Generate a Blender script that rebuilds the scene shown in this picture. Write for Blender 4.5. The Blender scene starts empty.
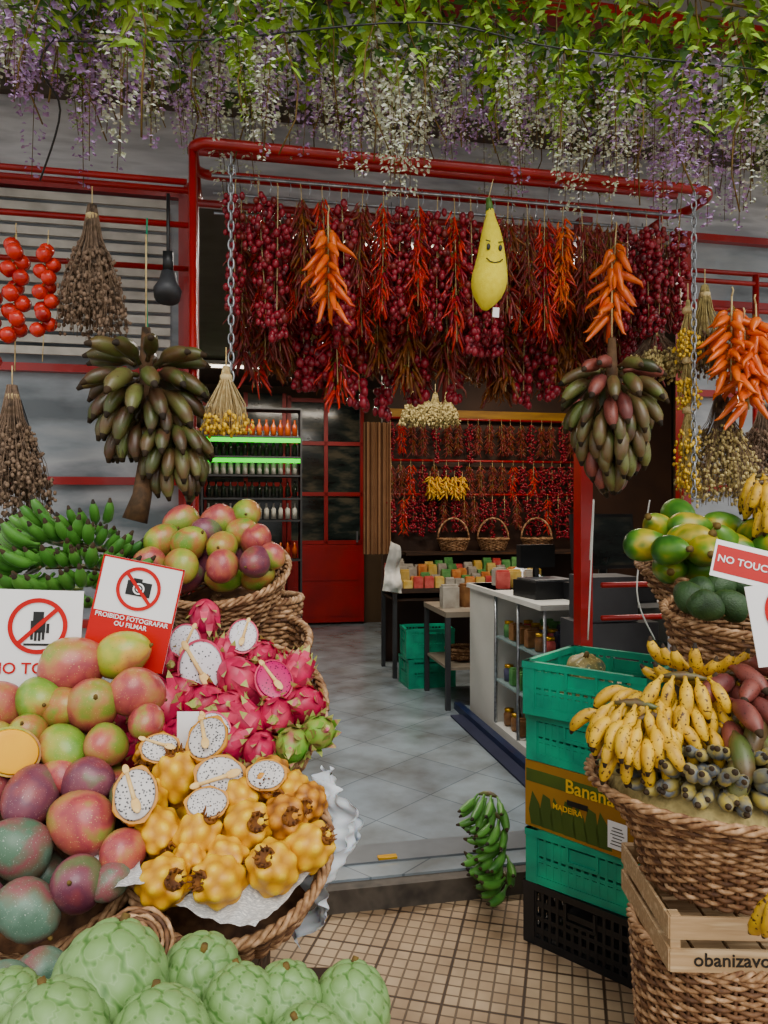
import bpy, math, random
from mathutils import Vector, Matrix, Euler, noise
random.seed(7)
R=random.random
def U(a,b): return a+(b-a)*random.random()
pi=math.pi
scene=bpy.context.scene
COL=scene.collection
# ---------------------------------------------------------------- camera
CZ=1.55; F=740.0
cd=bpy.data.cameras.new('camera'); cam=bpy.data.objects.new('camera',cd); COL.objects.link(cam)
cam.location=(0,0,CZ); cam.rotation_euler=(pi/2,0,0); cd.lens=26.0; cd.sensor_width=36; cd.clip_start=.02
scene.camera=cam
def W(u,v,d): return Vector(((u-384)/F*d, d, CZ-(v-512)/F*d))
# building frame: s along the shopfront, t into the shop
AN=math.atan(.2); CA=math.cos(AN); SA=math.sin(AN); Y0=3.05
BF=Matrix.Translation((0,Y0,0))@Matrix.Rotation(AN,4,'Z')
def B(s,t,z): return BF@Vector((s,t,z))
# ---------------------------------------------------------------- materials
def lin(h):
    k=1.0 if h[0]=='!' else 1.28
    h=h.lstrip('#!'); c=[int(h[i:i+2],16)/255 for i in (0,2,4)]
    c=[((x+.055)/1.055)**2.4 if x>.04 else x/12.92 for x in c]
    L=.3*c[0]+.55*c[1]+.15*c[2]
    return [min(1,max(0,L+(x-L)*k)) for x in c]+[1]
def nt(name):
    m=bpy.data.materials.new(name); m.use_nodes=True; n=m.node_tree; n.nodes.clear()
    o=n.nodes.new('ShaderNodeOutputMaterial'); p=n.nodes.new('ShaderNodeBsdfPrincipled')
    n.links.new(p.outputs[0],o.inputs[0]); return m,n,p
def coords(n,stretch=(1,1,1),rand=True):
    tc=n.nodes.new('ShaderNodeTexCoord'); mp=n.nodes.new('ShaderNodeMapping'); mp.inputs['Scale'].default_value=stretch
    n.links.new(tc.outputs['Object'],mp.inputs['Vector'])
    if rand:
        oi=n.nodes.new('ShaderNodeObjectInfo'); mu=n.nodes.new('ShaderNodeMath'); mu.operation='MULTIPLY'; mu.inputs[1].default_value=37
        n.links.new(oi.outputs['Random'],mu.inputs[0]); n.links.new(mu.outputs[0],mp.inputs['Location'])
    return mp.outputs[0]
def ramp(n,src,cols,lo=.33,hi=.67):
    r=n.nodes.new('ShaderNodeValToRGB'); e=r.color_ramp.elements
    k=len(cols)
    while len(e)<k: e.new(.5)
    for i,c in enumerate(cols):
        e[i].position=lo+(hi-lo)*i/max(1,k-1); 
        e[i].color=lin(c)
    n.links.new(src,r.inputs[0]); return r.outputs[0]
def mat(name,cols,scale=6,rough=.5,bump=0,bs=60,speck=None,ss=150,st=.62,metal=0,stretch=(1,1,1),detail=3,emis=0,alpha=1,coat=0,spec=.5,sub=0):
    if isinstance(cols,str): cols=[cols]
    m,n,p=nt(name); p.inputs['Roughness'].default_value=rough; p.inputs['Metallic'].default_value=metal
    p.inputs['Specular IOR Level'].default_value=spec
    p.inputs['Coat Weight'].default_value=coat
    if sub: 
        p.inputs['Subsurface Weight'].default_value=sub; p.inputs['Subsurface Scale'].default_value=.01
    v=coords(n,stretch)
    if len(cols)>1:
        t=n.nodes.new('ShaderNodeTexNoise'); t.inputs['Scale'].default_value=scale; t.inputs['Detail'].default_value=detail
        n.links.new(v,t.inputs['Vector']); c=ramp(n,t.outputs['Fac'],cols)
        if speck:
            t2=n.nodes.new('ShaderNodeTexNoise'); t2.inputs['Scale'].default_value=ss; t2.inputs['Detail'].default_value=1
            n.links.new(v,t2.inputs['Vector'])
            r2=n.nodes.new('ShaderNodeMapRange'); r2.inputs['From Min'].default_value=st; r2.inputs['From Max'].default_value=st+.06
            n.links.new(t2.outputs['Fac'],r2.inputs['Value'])
            mx=n.nodes.new('ShaderNodeMix'); mx.data_type='RGBA'; n.links.new(r2.outputs[0],mx.inputs[0]); n.links.new(c,mx.inputs[6]); mx.inputs[7].default_value=lin(speck); c=mx.outputs[2]
        n.links.new(c,p.inputs['Base Color'])
        if emis: n.links.new(c,p.inputs['Emission Color'])
    else:
        p.inputs['Base Color'].default_value=lin(cols[0])
        if emis: p.inputs['Emission Color'].default_value=lin(cols[0])
    if emis: p.inputs['Emission Strength'].default_value=emis
    if bump:
        t3=n.nodes.new('ShaderNodeTexNoise'); t3.inputs['Scale'].default_value=bs; n.links.new(v,t3.inputs['Vector'])
        b=n.nodes.new('ShaderNodeBump'); b.inputs['Strength'].default_value=bump; b.inputs['Distance'].default_value=.01
        n.links.new(t3.outputs['Fac'],b.inputs['Height']); n.links.new(b.outputs[0],p.inputs['Normal'])
    if alpha<1: p.inputs['Alpha'].default_value=alpha
    return m
def grid_mat(name,c1,c2,mort,bw,bh,ms,rotz,rough,off=0,bump=.3,extra=None,axis='XY'):
    m,n,p=nt(name); p.inputs['Roughness'].default_value=rough
    tc=n.nodes.new('ShaderNodeTexCoord'); mp=n.nodes.new('ShaderNodeMapping'); mp.inputs['Rotation'].default_value=(pi/2 if axis=='XZ' else 0,0,rotz)
    n.links.new(tc.outputs['Object'],mp.inputs['Vector'])
    b=n.nodes.new('ShaderNodeTexBrick'); b.offset=off; b.inputs['Scale'].default_value=1
    b.inputs['Brick Width'].default_value=bw; b.inputs['Row Height'].default_value=bh; b.inputs['Mortar Size'].default_value=ms; b.inputs['Mortar Smooth'].default_value=.3
    b.inputs['Color1'].default_value=lin(c1); b.inputs['Color2'].default_value=lin(c2); b.inputs['Mortar'].default_value=lin(mort)
    n.links.new(mp.outputs[0],b.inputs['Vector']); c=b.outputs['Color']
    if extra:
        b2=n.nodes.new('ShaderNodeTexBrick'); b2.offset=.0; b2.inputs['Scale'].default_value=1
        b2.inputs['Brick Width'].default_value=extra; b2.inputs['Row Height'].default_value=extra; b2.inputs['Mortar Size'].default_value=.006
        b2.inputs['Color1'].default_value=(1,1,1,1); b2.inputs['Color2'].default_value=(.85,.82,.78,1); b2.inputs['Mortar'].default_value=(.35,.28,.22,1)
        n.links.new(mp.outputs[0],b2.inputs['Vector'])
        mx=n.nodes.new('ShaderNodeMix'); mx.data_type='RGBA'; mx.blend_type='MULTIPLY'; mx.inputs[0].default_value=1; n.links.new(c,mx.inputs[6]); n.links.new(b2.outputs['Color'],mx.inputs[7]); c=mx.outputs[2]
    t=n.nodes.new('ShaderNodeTexNoise'); t.inputs['Scale'].default_value=3.5; t.inputs['Detail'].default_value=6; n.links.new(mp.outputs[0],t.inputs['Vector'])
    g=ramp(n,t.outputs['Fac'],['#988c80','#ffffff'],.3,.65)
    mx=n.nodes.new('ShaderNodeMix'); mx.data_type='RGBA'; mx.blend_type='MULTIPLY'; mx.inputs[0].default_value=.75; n.links.new(c,mx.inputs[6]); n.links.new(g,mx.inputs[7])
    n.links.new(mx.outputs[2],p.inputs['Base Color'])
    bp=n.nodes.new('ShaderNodeBump'); bp.invert=True; bp.inputs['Strength'].default_value=bump; bp.inputs['Distance'].default_value=.004
    n.links.new(b.outputs['Fac'],bp.inputs['Height']); n.links.new(bp.outputs[0],p.inputs['Normal'])
    return m
def seed_mat(name,base,seed,sc=170,th=.2,edge=None):
    m,n,p=nt(name); p.inputs['Roughness'].default_value=.35
    v=coords(n); t=n.nodes.new('ShaderNodeTexVoronoi'); t.inputs['Scale'].default_value=sc; n.links.new(v,t.inputs['Vector'])
    r=n.nodes.new('ShaderNodeMapRange'); r.inputs['From Min'].default_value=th; r.inputs['From Max'].default_value=th+.08; n.links.new(t.outputs['Distance'],r.inputs['Value'])
    mx=n.nodes.new('ShaderNodeMix'); mx.data_type='RGBA'; n.links.new(r.outputs[0],mx.inputs[0]); mx.inputs[6].default_value=lin(seed); mx.inputs[7].default_value=lin(base)
    n.links.new(mx.outputs[2],p.inputs['Base Color']); return m
def attr_mat(name,cols,lo,hi,rough=.6):
    m,n,p=nt(name); p.inputs['Roughness'].default_value=rough
    a=n.nodes.new('ShaderNodeAttribute'); a.attribute_name='g'
    t=n.nodes.new('ShaderNodeTexNoise'); t.inputs['Scale'].default_value=40; n.links.new(coords(n),t.inputs['Vector'])
    ad=n.nodes.new('ShaderNodeMath'); ad.operation='MULTIPLY_ADD'; ad.inputs[1].default_value=.6; n.links.new(t.outputs['Fac'],ad.inputs[0])
    n.links.new(a.outputs['Fac'],ad.inputs[2])
    n.links.new(ramp(n,ad.outputs[0],cols,lo,hi),p.inputs['Base Color']); return m

RED=mat('red_paint',['#84101a','#981822'],scale=8,rough=.35,coat=.2)
REDD=mat('red_door_paint',['#a01c1a','#841416'],scale=3,rough=.4)
STEEL=mat('galvanised',['#8c9094','#b8bcc0'],scale=40,rough=.35,metal=.9)
BLACK=mat('black_plastic',['#101112','#1a1b1d'],scale=10,rough=.4)
DGREY=mat('dark_grey',['#2a2b2e','#36383b'],scale=5,rough=.5)
WHITE=mat('white_panel',['#dcdcd6','#ccccc6'],scale=3,rough=.4)
SIGNW=mat('sign_white',['#f4f4f4','#ececec'],scale=5,rough=.3)
SIGNR=mat('sign_red',['#b4040f','#a8040e'],scale=5,rough=.4,spec=.3)
SIGNK=mat('sign_black',['#111111','#181818'],scale=5,rough=.4)
GREENC=mat('crate_green',['#0c9c7c','#0c846c','#18a884'],scale=5,rough=.4)
BLACKC=mat('crate_black',['#0c0d0f','#18191c'],scale=5,rough=.45)
CARD=mat('cardboard',['#8c6838','#9c7840'],scale=6,rough=.85,bump=.1)
WOOD=mat('pale_wood',['!bc9c74','!a88860','!ccb088'],scale=5,rough=.7,stretch=(1,12,12))
DWOOD=mat('dark_wood',['#3a2618','#241810','#4c3220'],scale=4,rough=.7,stretch=(1,8,8))
WICK=mat('wicker',['!6c4428','!a07850','!cca47c'],scale=45,rough=.7)
WICKD=mat('wicker_dark',['!4c2e1a','!845c3a'],scale=40,rough=.7)
ROPE=mat('rope',['#b8a078','#d8c8a0'],scale=60,rough=.9)
PAPER=mat('newspaper',['#dcdad6','#a0a0a0','#eae8e2'],scale=90,rough=.9,stretch=(1,5,1))
BAG=mat('plastic_bag',['#dce0e4','#c4ccd4'],scale=8,rough=.3,sub=.2)
BRASS=mat('brass',['#b8903c','#d8b060'],rough=.3,metal=.9)
GLASSY=mat('window_glass',['#6c7478','#a8aaac','#8c9296','#585e62'],scale=2.4,rough=.25,stretch=(.6,1,2),coat=.3,detail=6)
GLASSD=mat('window_glass_dark',['#161a1a','#2c3432','#605c50'],scale=3,rough=.12,stretch=(1,1,3))
FAC=mat('upper_facade',['#a8a8ac','#cccccf','#909094'],scale=2,rough=.6,stretch=(1,1,6),detail=5)
CEIL=mat('canopy',['#b4b0a8','#c8c4bc'],scale=2,rough=.8)
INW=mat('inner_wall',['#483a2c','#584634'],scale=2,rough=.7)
# fruit
MG=[mat('mango_red',['!7c9034','!a88044','!b05848','!983c44','!b0504a','!8c8c3c'],scale=10,rough=.28,speck='!d0a868',ss=420,st=.68,detail=4),
    mat('mango_green',['!5c8c28','!789c34','!a0a03c','!b0703c','!6c9030'],scale=9,rough=.28,speck='!bcc070',ss=420,st=.68,detail=4),
    mat('mango_purple',['!5c6c44','!7c4450','!683448','!8c4044','!6c5c3c'],scale=9,rough=.32,speck='!b48c88',ss=420,st=.68,detail=4),
    mat('mango_yellow',['!b8b43c','!98a434','!c8a03c','!a86844','!8c9c34'],scale=9,rough=.28,speck='!5c5c28',ss=420,st=.70,detail=4),
    mat('mango_blue',['!446450','!5c7c68','!6c6450','!84484c','!4c6c54'],scale=9,rough=.4,speck='!98a898',ss=420,st=.67,detail=4)]
MORANGE=mat('mango_flesh',['!eca400','!f4b408'],scale=8,rough=.4,spec=.3)
STEM=mat('fruit_stem',['#4c3c20','#6c5830'],scale=50,rough=.8)
DRAG=mat('dragon_pink',['!d01858','!a81040','!e04468'],scale=14,rough=.4)
DRAGG=mat('dragon_tip',['!98ac50','!b0b45c','!c85878'],scale=60,rough=.5)
DRAGN=mat('dragon_green',['!5c9c30','!80a83c','!a83c54'],scale=12,rough=.45)
FLESHW=seed_mat('dragon_flesh','#d4d0d4','#202024')
FLESHP=seed_mat('dragon_flesh_red','#b00c64','#180818')
FLESHY=seed_mat('pitahaya_flesh','#c4c0be','#202024',sc=200,th=.28)
PITY=attr_mat('pitahaya_yellow',['!a86c00','!cc9000','!dca800','!e4b808'],.2,1.35,.45)
PITB=mat('blossom_brown',['#4c2c10','#7c501c'],scale=60,rough=.8)
PITO=attr_mat('pitahaya_ripe',['!6c3c0c','!a86818','!cc8c18','!c08018'],.3,1.25,.5)
CHER=attr_mat('cherimoya_skin',['!44702c','!648c48','!84a468','!749858'],.35,1.45,.5)
BRED=mat('banana_red_skin',['!363c1c','!503424','!465024','!5c4426'],scale=7,rough=.36,speck='!907040',ss=200,st=.71)
BREDR=mat('banana_red_ripe',['!6c3430','!844438','!5c2828'],scale=9,rough=.45,speck='!34180f',ss=200,st=.66)
BOLIV=mat('banana_olive',['!4f5c2a','!60482c','!6a783c'],scale=8,rough=.36,speck='!382818',ss=200,st=.68)
BGREEN=mat('banana_green_skin',['!44802c','!5a9438','!346828'],scale=7,rough=.4)
BYEL=mat('banana_yellow_skin',['!d0a010','!dcb018','!b88c14','!d8a814'],scale=16,rough=.48,speck='!4c3010',ss=110,st=.62)
BGRY=mat('banana_bluish_skin',['!8c865c','!5c6470','!b09c44','!747c84'],scale=14,rough=.6)
BTIP=mat('banana_tip',['#1c140c','#34240f'],rough=.8)
PAPA=mat('papaya_skin',['!24541c','!38701f','!5c8824','!b09c20','!30641c'],scale=7,rough=.33)
AVO=mat('avocado_skin',['!1c3818','!305024','!24421c'],scale=14,rough=.45,bump=.3,bs=200)
SQU=mat('squash_skin',['#5c5c3c','#8c7c54','#4c5840'],scale=20,rough=.5,speck='#b8b080',ss=90,st=.6)
CHR=mat('chilli_bright',['!bc1810','!d42c14','!9c0c0c'],scale=20,rough=.22)
CHD=mat('chilli_maroon',['!780c20','!98182c','!500818'],scale=24,rough=.25)
CHX=mat('chilli_dried',['!601412','!842420','!6c341c'],scale=20,rough=.35)
CHB=mat('chilli_brown',['#5c3018','#805028','#4c1c10'],scale=24,rough=.5)
CHO=mat('chilli_orange',['!dc5410','!e46c14','!cc4008'],scale=14,rough=.25)
CHY=mat('chilli_yellow',['!dca410','!e4b828','!cc8010'],scale=20,rough=.3)
CSTEM=mat('chilli_stem',['#7c7038','#a08c50'],scale=40,rough=.8)
LEAF=mat('vine_leaf',['!6c9820','!88b02c','!a0c03c'],scale=14,rough=.5)
LEAFD=mat('vine_leaf_dark',['!345c20','!4c7428'],scale=14,rough=.5)
FLW=mat('flower_cream',['!dcdcd4','!bcc8a4','!e4e0e0'],scale=30,rough=.7)
FLP=mat('flower_mauve',['!a078b0','!bca0c8','!88589c'],scale=30,rough=.7)
STRAW=mat('straw',['#a09068','#c8b888','#7c7050'],scale=30,rough=.9)
DRYG=mat('dry_grey',['#605040','#847060','#463a30'],scale=30,rough=.9)
YELF=mat('yellow_flower',['!d8a810','!e4bc30'],scale=30,rough=.7)
PLUSH=mat('plush_yellow',['!e4d020','!ecdc34'],scale=60,rough=.95,bump=.3,bs=300)

# ---------------------------------------------------------------- mesh builder
class MB:
    def __init__(s): s.v=[];s.f=[];s.m=[];s.g=[]
    def add(s,vs,fs,mi=0):
        o=len(s.v); s.v+= [tuple(x) for x in vs]; s.f+=[tuple(i+o for i in f) for f in fs]; s.m+=[mi]*len(fs)
    def tube(s,pts,rad,n=6,mi=0,closed=False,mtip=None):
        pts=[Vector(p) for p in pts]; k=len(pts)
        if not hasattr(rad,'__len__'): rad=[rad]*k
        vs=[];fs=[]; ref=None
        for i,p in enumerate(pts):
            a=pts[(i-1)%k] if (closed or i>0) else p; b=pts[(i+1)%k] if (closed or i<k-1) else p
            t=(b-a); t=t.normalized() if t.length>1e-9 else Vector((0,0,1))
            if ref is None:
                ref=t.orthogonal().normalized()
            ref=(ref-t*ref.dot(t)); ref=ref.normalized() if ref.length>1e-6 else t.orthogonal().normalized()
            w=t.cross(ref)
            for j in range(n):
                an=2*pi*j/n; vs.append(p+(ref*math.cos(an)+w*math.sin(an))*rad[i])
        seg=k if closed else k-1
        for i in range(seg):
            for j in range(n):
                a=i*n+j;b=i*n+(j+1)%n;c=((i+1)%k)*n+(j+1)%n;d=((i+1)%k)*n+j
                fs.append((a,b,c,d))
        o=len(s.f)
        if not closed: fs.append(tuple(range(n))[::-1]); fs.append(tuple((k-1)*n+j for j in range(n)))
        s.add(vs,fs,mi)
        if mtip is not None:
            for q in range(o+(seg-1)*n,o+len(fs)): 
                s.m[q]=mtip
            s.m[len(s.f)-2]=mi
    def lathe(s,prof,n=24,mi=0,c=(0,0,0)):
        vs=[];fs=[];k=len(prof)
        for r,z in prof:
            for j in range(n):
                a=2*pi*j/n; vs.append((c[0]+r*math.cos(a),c[1]+r*math.sin(a),c[2]+z))
        for i in range(k-1):
            for j in range(n): fs.append((i*n+j,i*n+(j+1)%n,(i+1)*n+(j+1)%n,(i+1)*n+j))
        fs.append(tuple(range(n))[::-1]); fs.append(tuple((k-1)*n+j for j in range(n)))
        s.add(vs,fs,mi)
    def box(s,c,d,mi=0,M=None):
        vs=[Vector((c[0]+sx*d[0]/2,c[1]+sy*d[1]/2,c[2]+sz*d[2]/2)) for sx in(-1,1) for sy in(-1,1) for sz in(-1,1)]
        if M: vs=[M@v for v in vs]
        s.add(vs,[(0,1,3,2),(4,6,7,5),(0,4,5,1),(2,3,7,6),(0,2,6,4),(1,5,7,3)],mi)
    def ell(s,c,r,nu=12,nv=8,mi=0,fn=None,gf=None):
        if not hasattr(r,'__len__'): r=(r,r,r)
        c=Vector(c); vs=[];fs=[]
        for i in range(nv+1):
            th=pi*i/nv
            if i in(0,nv): dirs=[Vector((0,0,math.cos(th)))]
            else: dirs=[Vector((math.sin(th)*math.cos(2*pi*j/nu),math.sin(th)*math.sin(2*pi*j/nu),math.cos(th))) for j in range(nu)]
            for d in dirs:
                k=fn(d) if fn else 1
                if gf is not None: s.g.append(gf(d))
                if isinstance(k,Vector): vs.append(c+k)
                else: vs.append(c+Vector((d.x*r[0],d.y*r[1],d.z*r[2]))*k)
        for j in range(nu): fs.append((0,1+j,1+(j+1)%nu))
        for i in range(1,nv-1):
            a=1+(i-1)*nu;b=1+i*nu
            for j in range(nu): fs.append((a+j,b+j,b+(j+1)%nu,a+(j+1)%nu))
        a=1+(nv-2)*nu; e=a+nu
        for j in range(nu): fs.append((a+j,e,a+(j+1)%nu))
        s.add(vs,fs,mi)
    def leaf(s,p,d,L,w,mi=0,droop=.3):
        p=Vector(p); d=Vector(d).normalized(); side=d.cross(Vector((R()-.5,R()-.5,1))).normalized(); up=side.cross(d)
        m=p+d*L*.45; 
        s.add([p,m+side*w-up*w*.2,m+up*w*.35-Vector((0,0,droop*L*.2)),m-side*w-up*w*.2,p+d*L-Vector((0,0,droop*L))],[(0,1,2),(0,2,3),(1,4,2),(2,4,3)],mi)
    def mesh(s,name,mats,smooth=True):
        me=bpy.data.meshes.new(name); me.from_pydata(s.v,[],s.f)
        for m in (mats if isinstance(mats,(list,tuple)) else [mats]): me.materials.append(m)
        me.polygons.foreach_set('material_index',s.m)
        if smooth: me.polygons.foreach_set('use_smooth',[True]*len(s.f))
        if s.g and len(s.g)==len(s.v):
            a=me.attributes.new('g','FLOAT','POINT'); a.data.foreach_set('value',s.g)
        me.update(); return me
def X(loc,rx=0,ry=0,rz=0,s=1):
    if not hasattr(s,'__len__'): s=(s,s,s)
    return Matrix.LocRotScale(Vector(loc),Euler((math.radians(rx),math.radians(ry),math.radians(rz))),Vector(s))
def new(name,me,mw=None,parent=None,label=None,cat=None,group=None,kind=None):
    o=bpy.data.objects.new(name,me); COL.objects.link(o)
    if mw is not None: o.matrix_basis=mw
    if parent: o.parent=parent
    if label:o['label']=label
    if cat:o['category']=cat
    if group:o['group']=group
    if kind:o['kind']=kind
    return o
def remat(me,*mats):
    m=me.copy(); m.materials.clear()
    for x in mats: m.materials.append(x)
    return m
def bx(name,c,d,m,mw=None,**k):
    b=MB(); b.box((0,0,0),d); return new(name,b.mesh(name,m,False),(mw or Matrix())@Matrix.Translation(c),**k)
def text_mesh(t,size,m,ext=.0006,sp=1.0):
    cu=bpy.data.curves.new('t','FONT'); cu.body=t; cu.size=size; cu.extrude=ext; cu.align_x='CENTER'; cu.align_y='CENTER'; cu.space_line=sp; cu.offset=size*.012; cu.resolution_u=3
    o=bpy.data.objects.new('t',cu); COL.objects.link(o); bpy.context.view_layer.update()
    me=bpy.data.meshes.new_from_object(o.evaluated_get(bpy.context.evaluated_depsgraph_get()))
    bpy.data.objects.remove(o); me.materials.clear(); me.materials.append(m); return me
# ---------------------------------------------------------------- structure
st=dict(kind='structure')
GROUND=grid_mat('pavement_tiles','!c8ae8c','!b69a78','!74604a',.05,.05,.0042,math.radians(14),.65,extra=.25,bump=.6)
FLOOR=grid_mat('shop_tiles','#949ea4','#8c969e','#6e7880',.42,.42,.004,math.radians(52),.2,bump=.1)
bx('floor',(0,1.6,-.05),(9,9,.1),GROUND,label='beige small square patterned pavement tiles',cat='ground',**st)
bx('floor',(1.0,3.3,.05),(6,6.8,.1),FLOOR,BF,label='grey glossy large shop floor tiles',cat='floor',**st)
bx('trim_1',(.3,-.07,.045),(3.6,.18,.09),mat('step',['#38322d','#4c463f','#2a2622'],scale=8,rough=.6),BF,label='dark worn metal doorway step',cat='step',**st)
bx('trim_2',(.1,.09,.102),(3.0,.16,.012),mat('sill',['#64686c','#54585c'],scale=6,rough=.4),BF,label='dark grey threshold strip',cat='threshold',**st)
bx('wall_back',(1.0,6.62,1.6),(6,.1,3.2),INW,BF,label='dim grey back wall of shop',cat='wall',**st)
bx('wall_left',(-2.0,3.5,1.6),(.1,6.2,3.2),INW,BF,label='grey side wall of shop',cat='wall',**st)
bx('wall_right',(4.0,3.5,1.6),(.1,6.2,3.2),INW,BF,label='grey side wall of shop',cat='wall',**st)
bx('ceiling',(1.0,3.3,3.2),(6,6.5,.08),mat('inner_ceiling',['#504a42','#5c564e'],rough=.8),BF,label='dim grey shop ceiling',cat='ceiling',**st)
bx('ceiling',(.2,-.7,3.85),(7,1.8,.06),CEIL,BF,label='beige grey canopy over the stall',cat='ceiling',**st)
bx('wall_upper',(.2,.14,3.32),(7,.1,1.0),FAC,BF,label='grey panelled wall above the doorway',cat='wall',**st)
bx('wall_front',(-2.4,.12,.55),(3.3,.1,1.1),FAC,BF,label='grey wall below shop window',cat='wall',**st)
bx('wall_front',(2.60,.12,.55),(2.4,.1,1.1),FAC,BF,label='grey wall below shop window',cat='wall',**st)
bx('trim_3',(.3,-.02,3.69),(6.5,.09,.09),RED,BF,label='red painted canopy beam',cat='beam',**st)
def window(name,s0,s1,z0,z1,cols,rows):
    b=MB(); b.box(((s0+s1)/2,.0,(z0+z1)/2),(s1-s0,.02,z1-z0),1)
    for i in range(cols+1):
        s=s0+(s1-s0)*i/cols; b.box((s,-.015,(z0+z1)/2),(.04,.06,z1-z0),0)
    for z in rows: b.box(((s0+s1)/2,-.02,z),(s1-s0,.05,.03),0)
    me=b.mesh(name,[RED,GLASSY],False)
    new(name,me,BF@Matrix.Translation((0,.06,0)),label='shop window with red frame and hazy grey glass',cat='window',kind='structure')
window('window_1',-4.0,-.80,1.1,2.82,4,[1.12,1.67,2.1,2.8])
window('window_2',1.40,3.8,1.1,2.82,3,[1.12,1.66,2.09,2.5,2.8])
b=MB(); b.box((-.77,0,1.45),(.055,.07,2.75)); new('trim_4',b.mesh('t',RED,False),BF,label='red painted doorway post',cat='post',kind='structure')
b=MB(); b.box((.885,-.0,1.45),(.055,.07,2.75)); new('trim_5',b.mesh('t',RED,False),BF,label='red painted doorway post',cat='post',kind='structure')
b=MB()
for i in range(14): b.box((0,0,i*.045),(2.6,.012,.03),0)
new('shutter',b.mesh('shutter',mat('slat',['#9c9890','#c0bcb4','#a8a49c'],rough=.6),False),BF@Matrix.Translation((-2.15,.0,2.16)),label='pale grey horizontal slatted roller shutter at the window',cat='shutter')
# rack of red pipe
def arc_pts(cx,cy,r,a0,a1,z,n=8): return [(cx+r*math.cos(a0+(a1-a0)*i/n),cy+r*math.sin(a0+(a1-a0)*i/n),z) for i in range(n+1)]
zr=2.765
b=MB()
loop=arc_pts(1.11,-.41,.08,-pi/2,0,zr)+arc_pts(1.11,-.33,.08,0,pi/2,zr)+arc_pts(-.68,-.31,.06,pi/2,pi,zr)+arc_pts(-.68,-.43,.06,pi,1.5*pi,zr)
b.tube(loop,.018,10,0,closed=True)
b.tube([(-.74,-.45,zr),(-.74,-.45,.0)],.013,10); b.tube([(-.745,-.28,zr),(-.745,-.28,.0)],.012,10)
b.tube([(-.74,-.25,zr),(-.74,.0,zr)],.015,8); b.tube([(1.1,-.25,zr-.03),(1.1,.0,zr-.03)],.015,8)
b.tube([(-.74,-.12,zr-.05),(1.2,-.12,zr-.05)],.014,8)
b.tube([(-.74,-.3,zr+.06),(1.14,-.3,zr+.06)],.016,8)
rack=new('hanging_rack',None,BF,label='red tubular steel rack with rounded corners over the doorway',cat='rack')
new('frame',b.mesh('frame',RED),None,rack)
b=MB()
rods=[(-.40,2.70),(-.28,2.69),(-.15,2.67)]
for t,z in rods: b.tube([(-.68,t,z),(1.14,t,z)],.006,6)
for i in range(26):
    s=-.62+i*.068
    b.tube([(s,-.40,2.71),(s+.006,-.40,2.68),(s,-.40,2.65)],.002,4)
for s in (-.6,0,.55,1.08):
    for t,z in rods: b.tube([(s,t,z),(s,t,zr)],.003,4)
new('hook_rod',b.mesh('rod',STEEL),None,rack,label='steel rods with small hooks')
def rail(p,q,r,label,t='rail'):
    b=MB(); d=Vector(q)-Vector(p); b.tube([(0,0,0),d],r,8); return new('pipe_rail',b.mesh('rail',RED),BF@Matrix.Translation(p),label=label,cat='rail')
for (t,z) in [(-.42,2.66),(-.34,2.665),(-.3,2.56),(-.1,2.47)]: rail((-3.2,t,z),(-.76,t,z),.011,'long red painted steel pipe rail above the stall')
for (t,z) in [(-.05,2.62),(-.1,2.56),(-.0,2.47)]: rail((.93,t,z),(3.2,t,z),.011,'long red painted steel pipe rail above the stall')
rail((.92,-.1,1.24),(2.4,-.1,1.24),.012,'red painted steel pipe rail beside doorway'); rail((.92,-.1,1.1),(2.4,-.1,1.1),.012,'red painted steel pipe rail beside doorway')
b=MB(); b.tube([(0,0,0),(0,0,-2.6)],.014,8); new('pipe_post',b.mesh('pp',RED),BF@Matrix.Translation((1.66,-.1,2.6)),label='thin red steel post beside the fruit display',cat='post')
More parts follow.
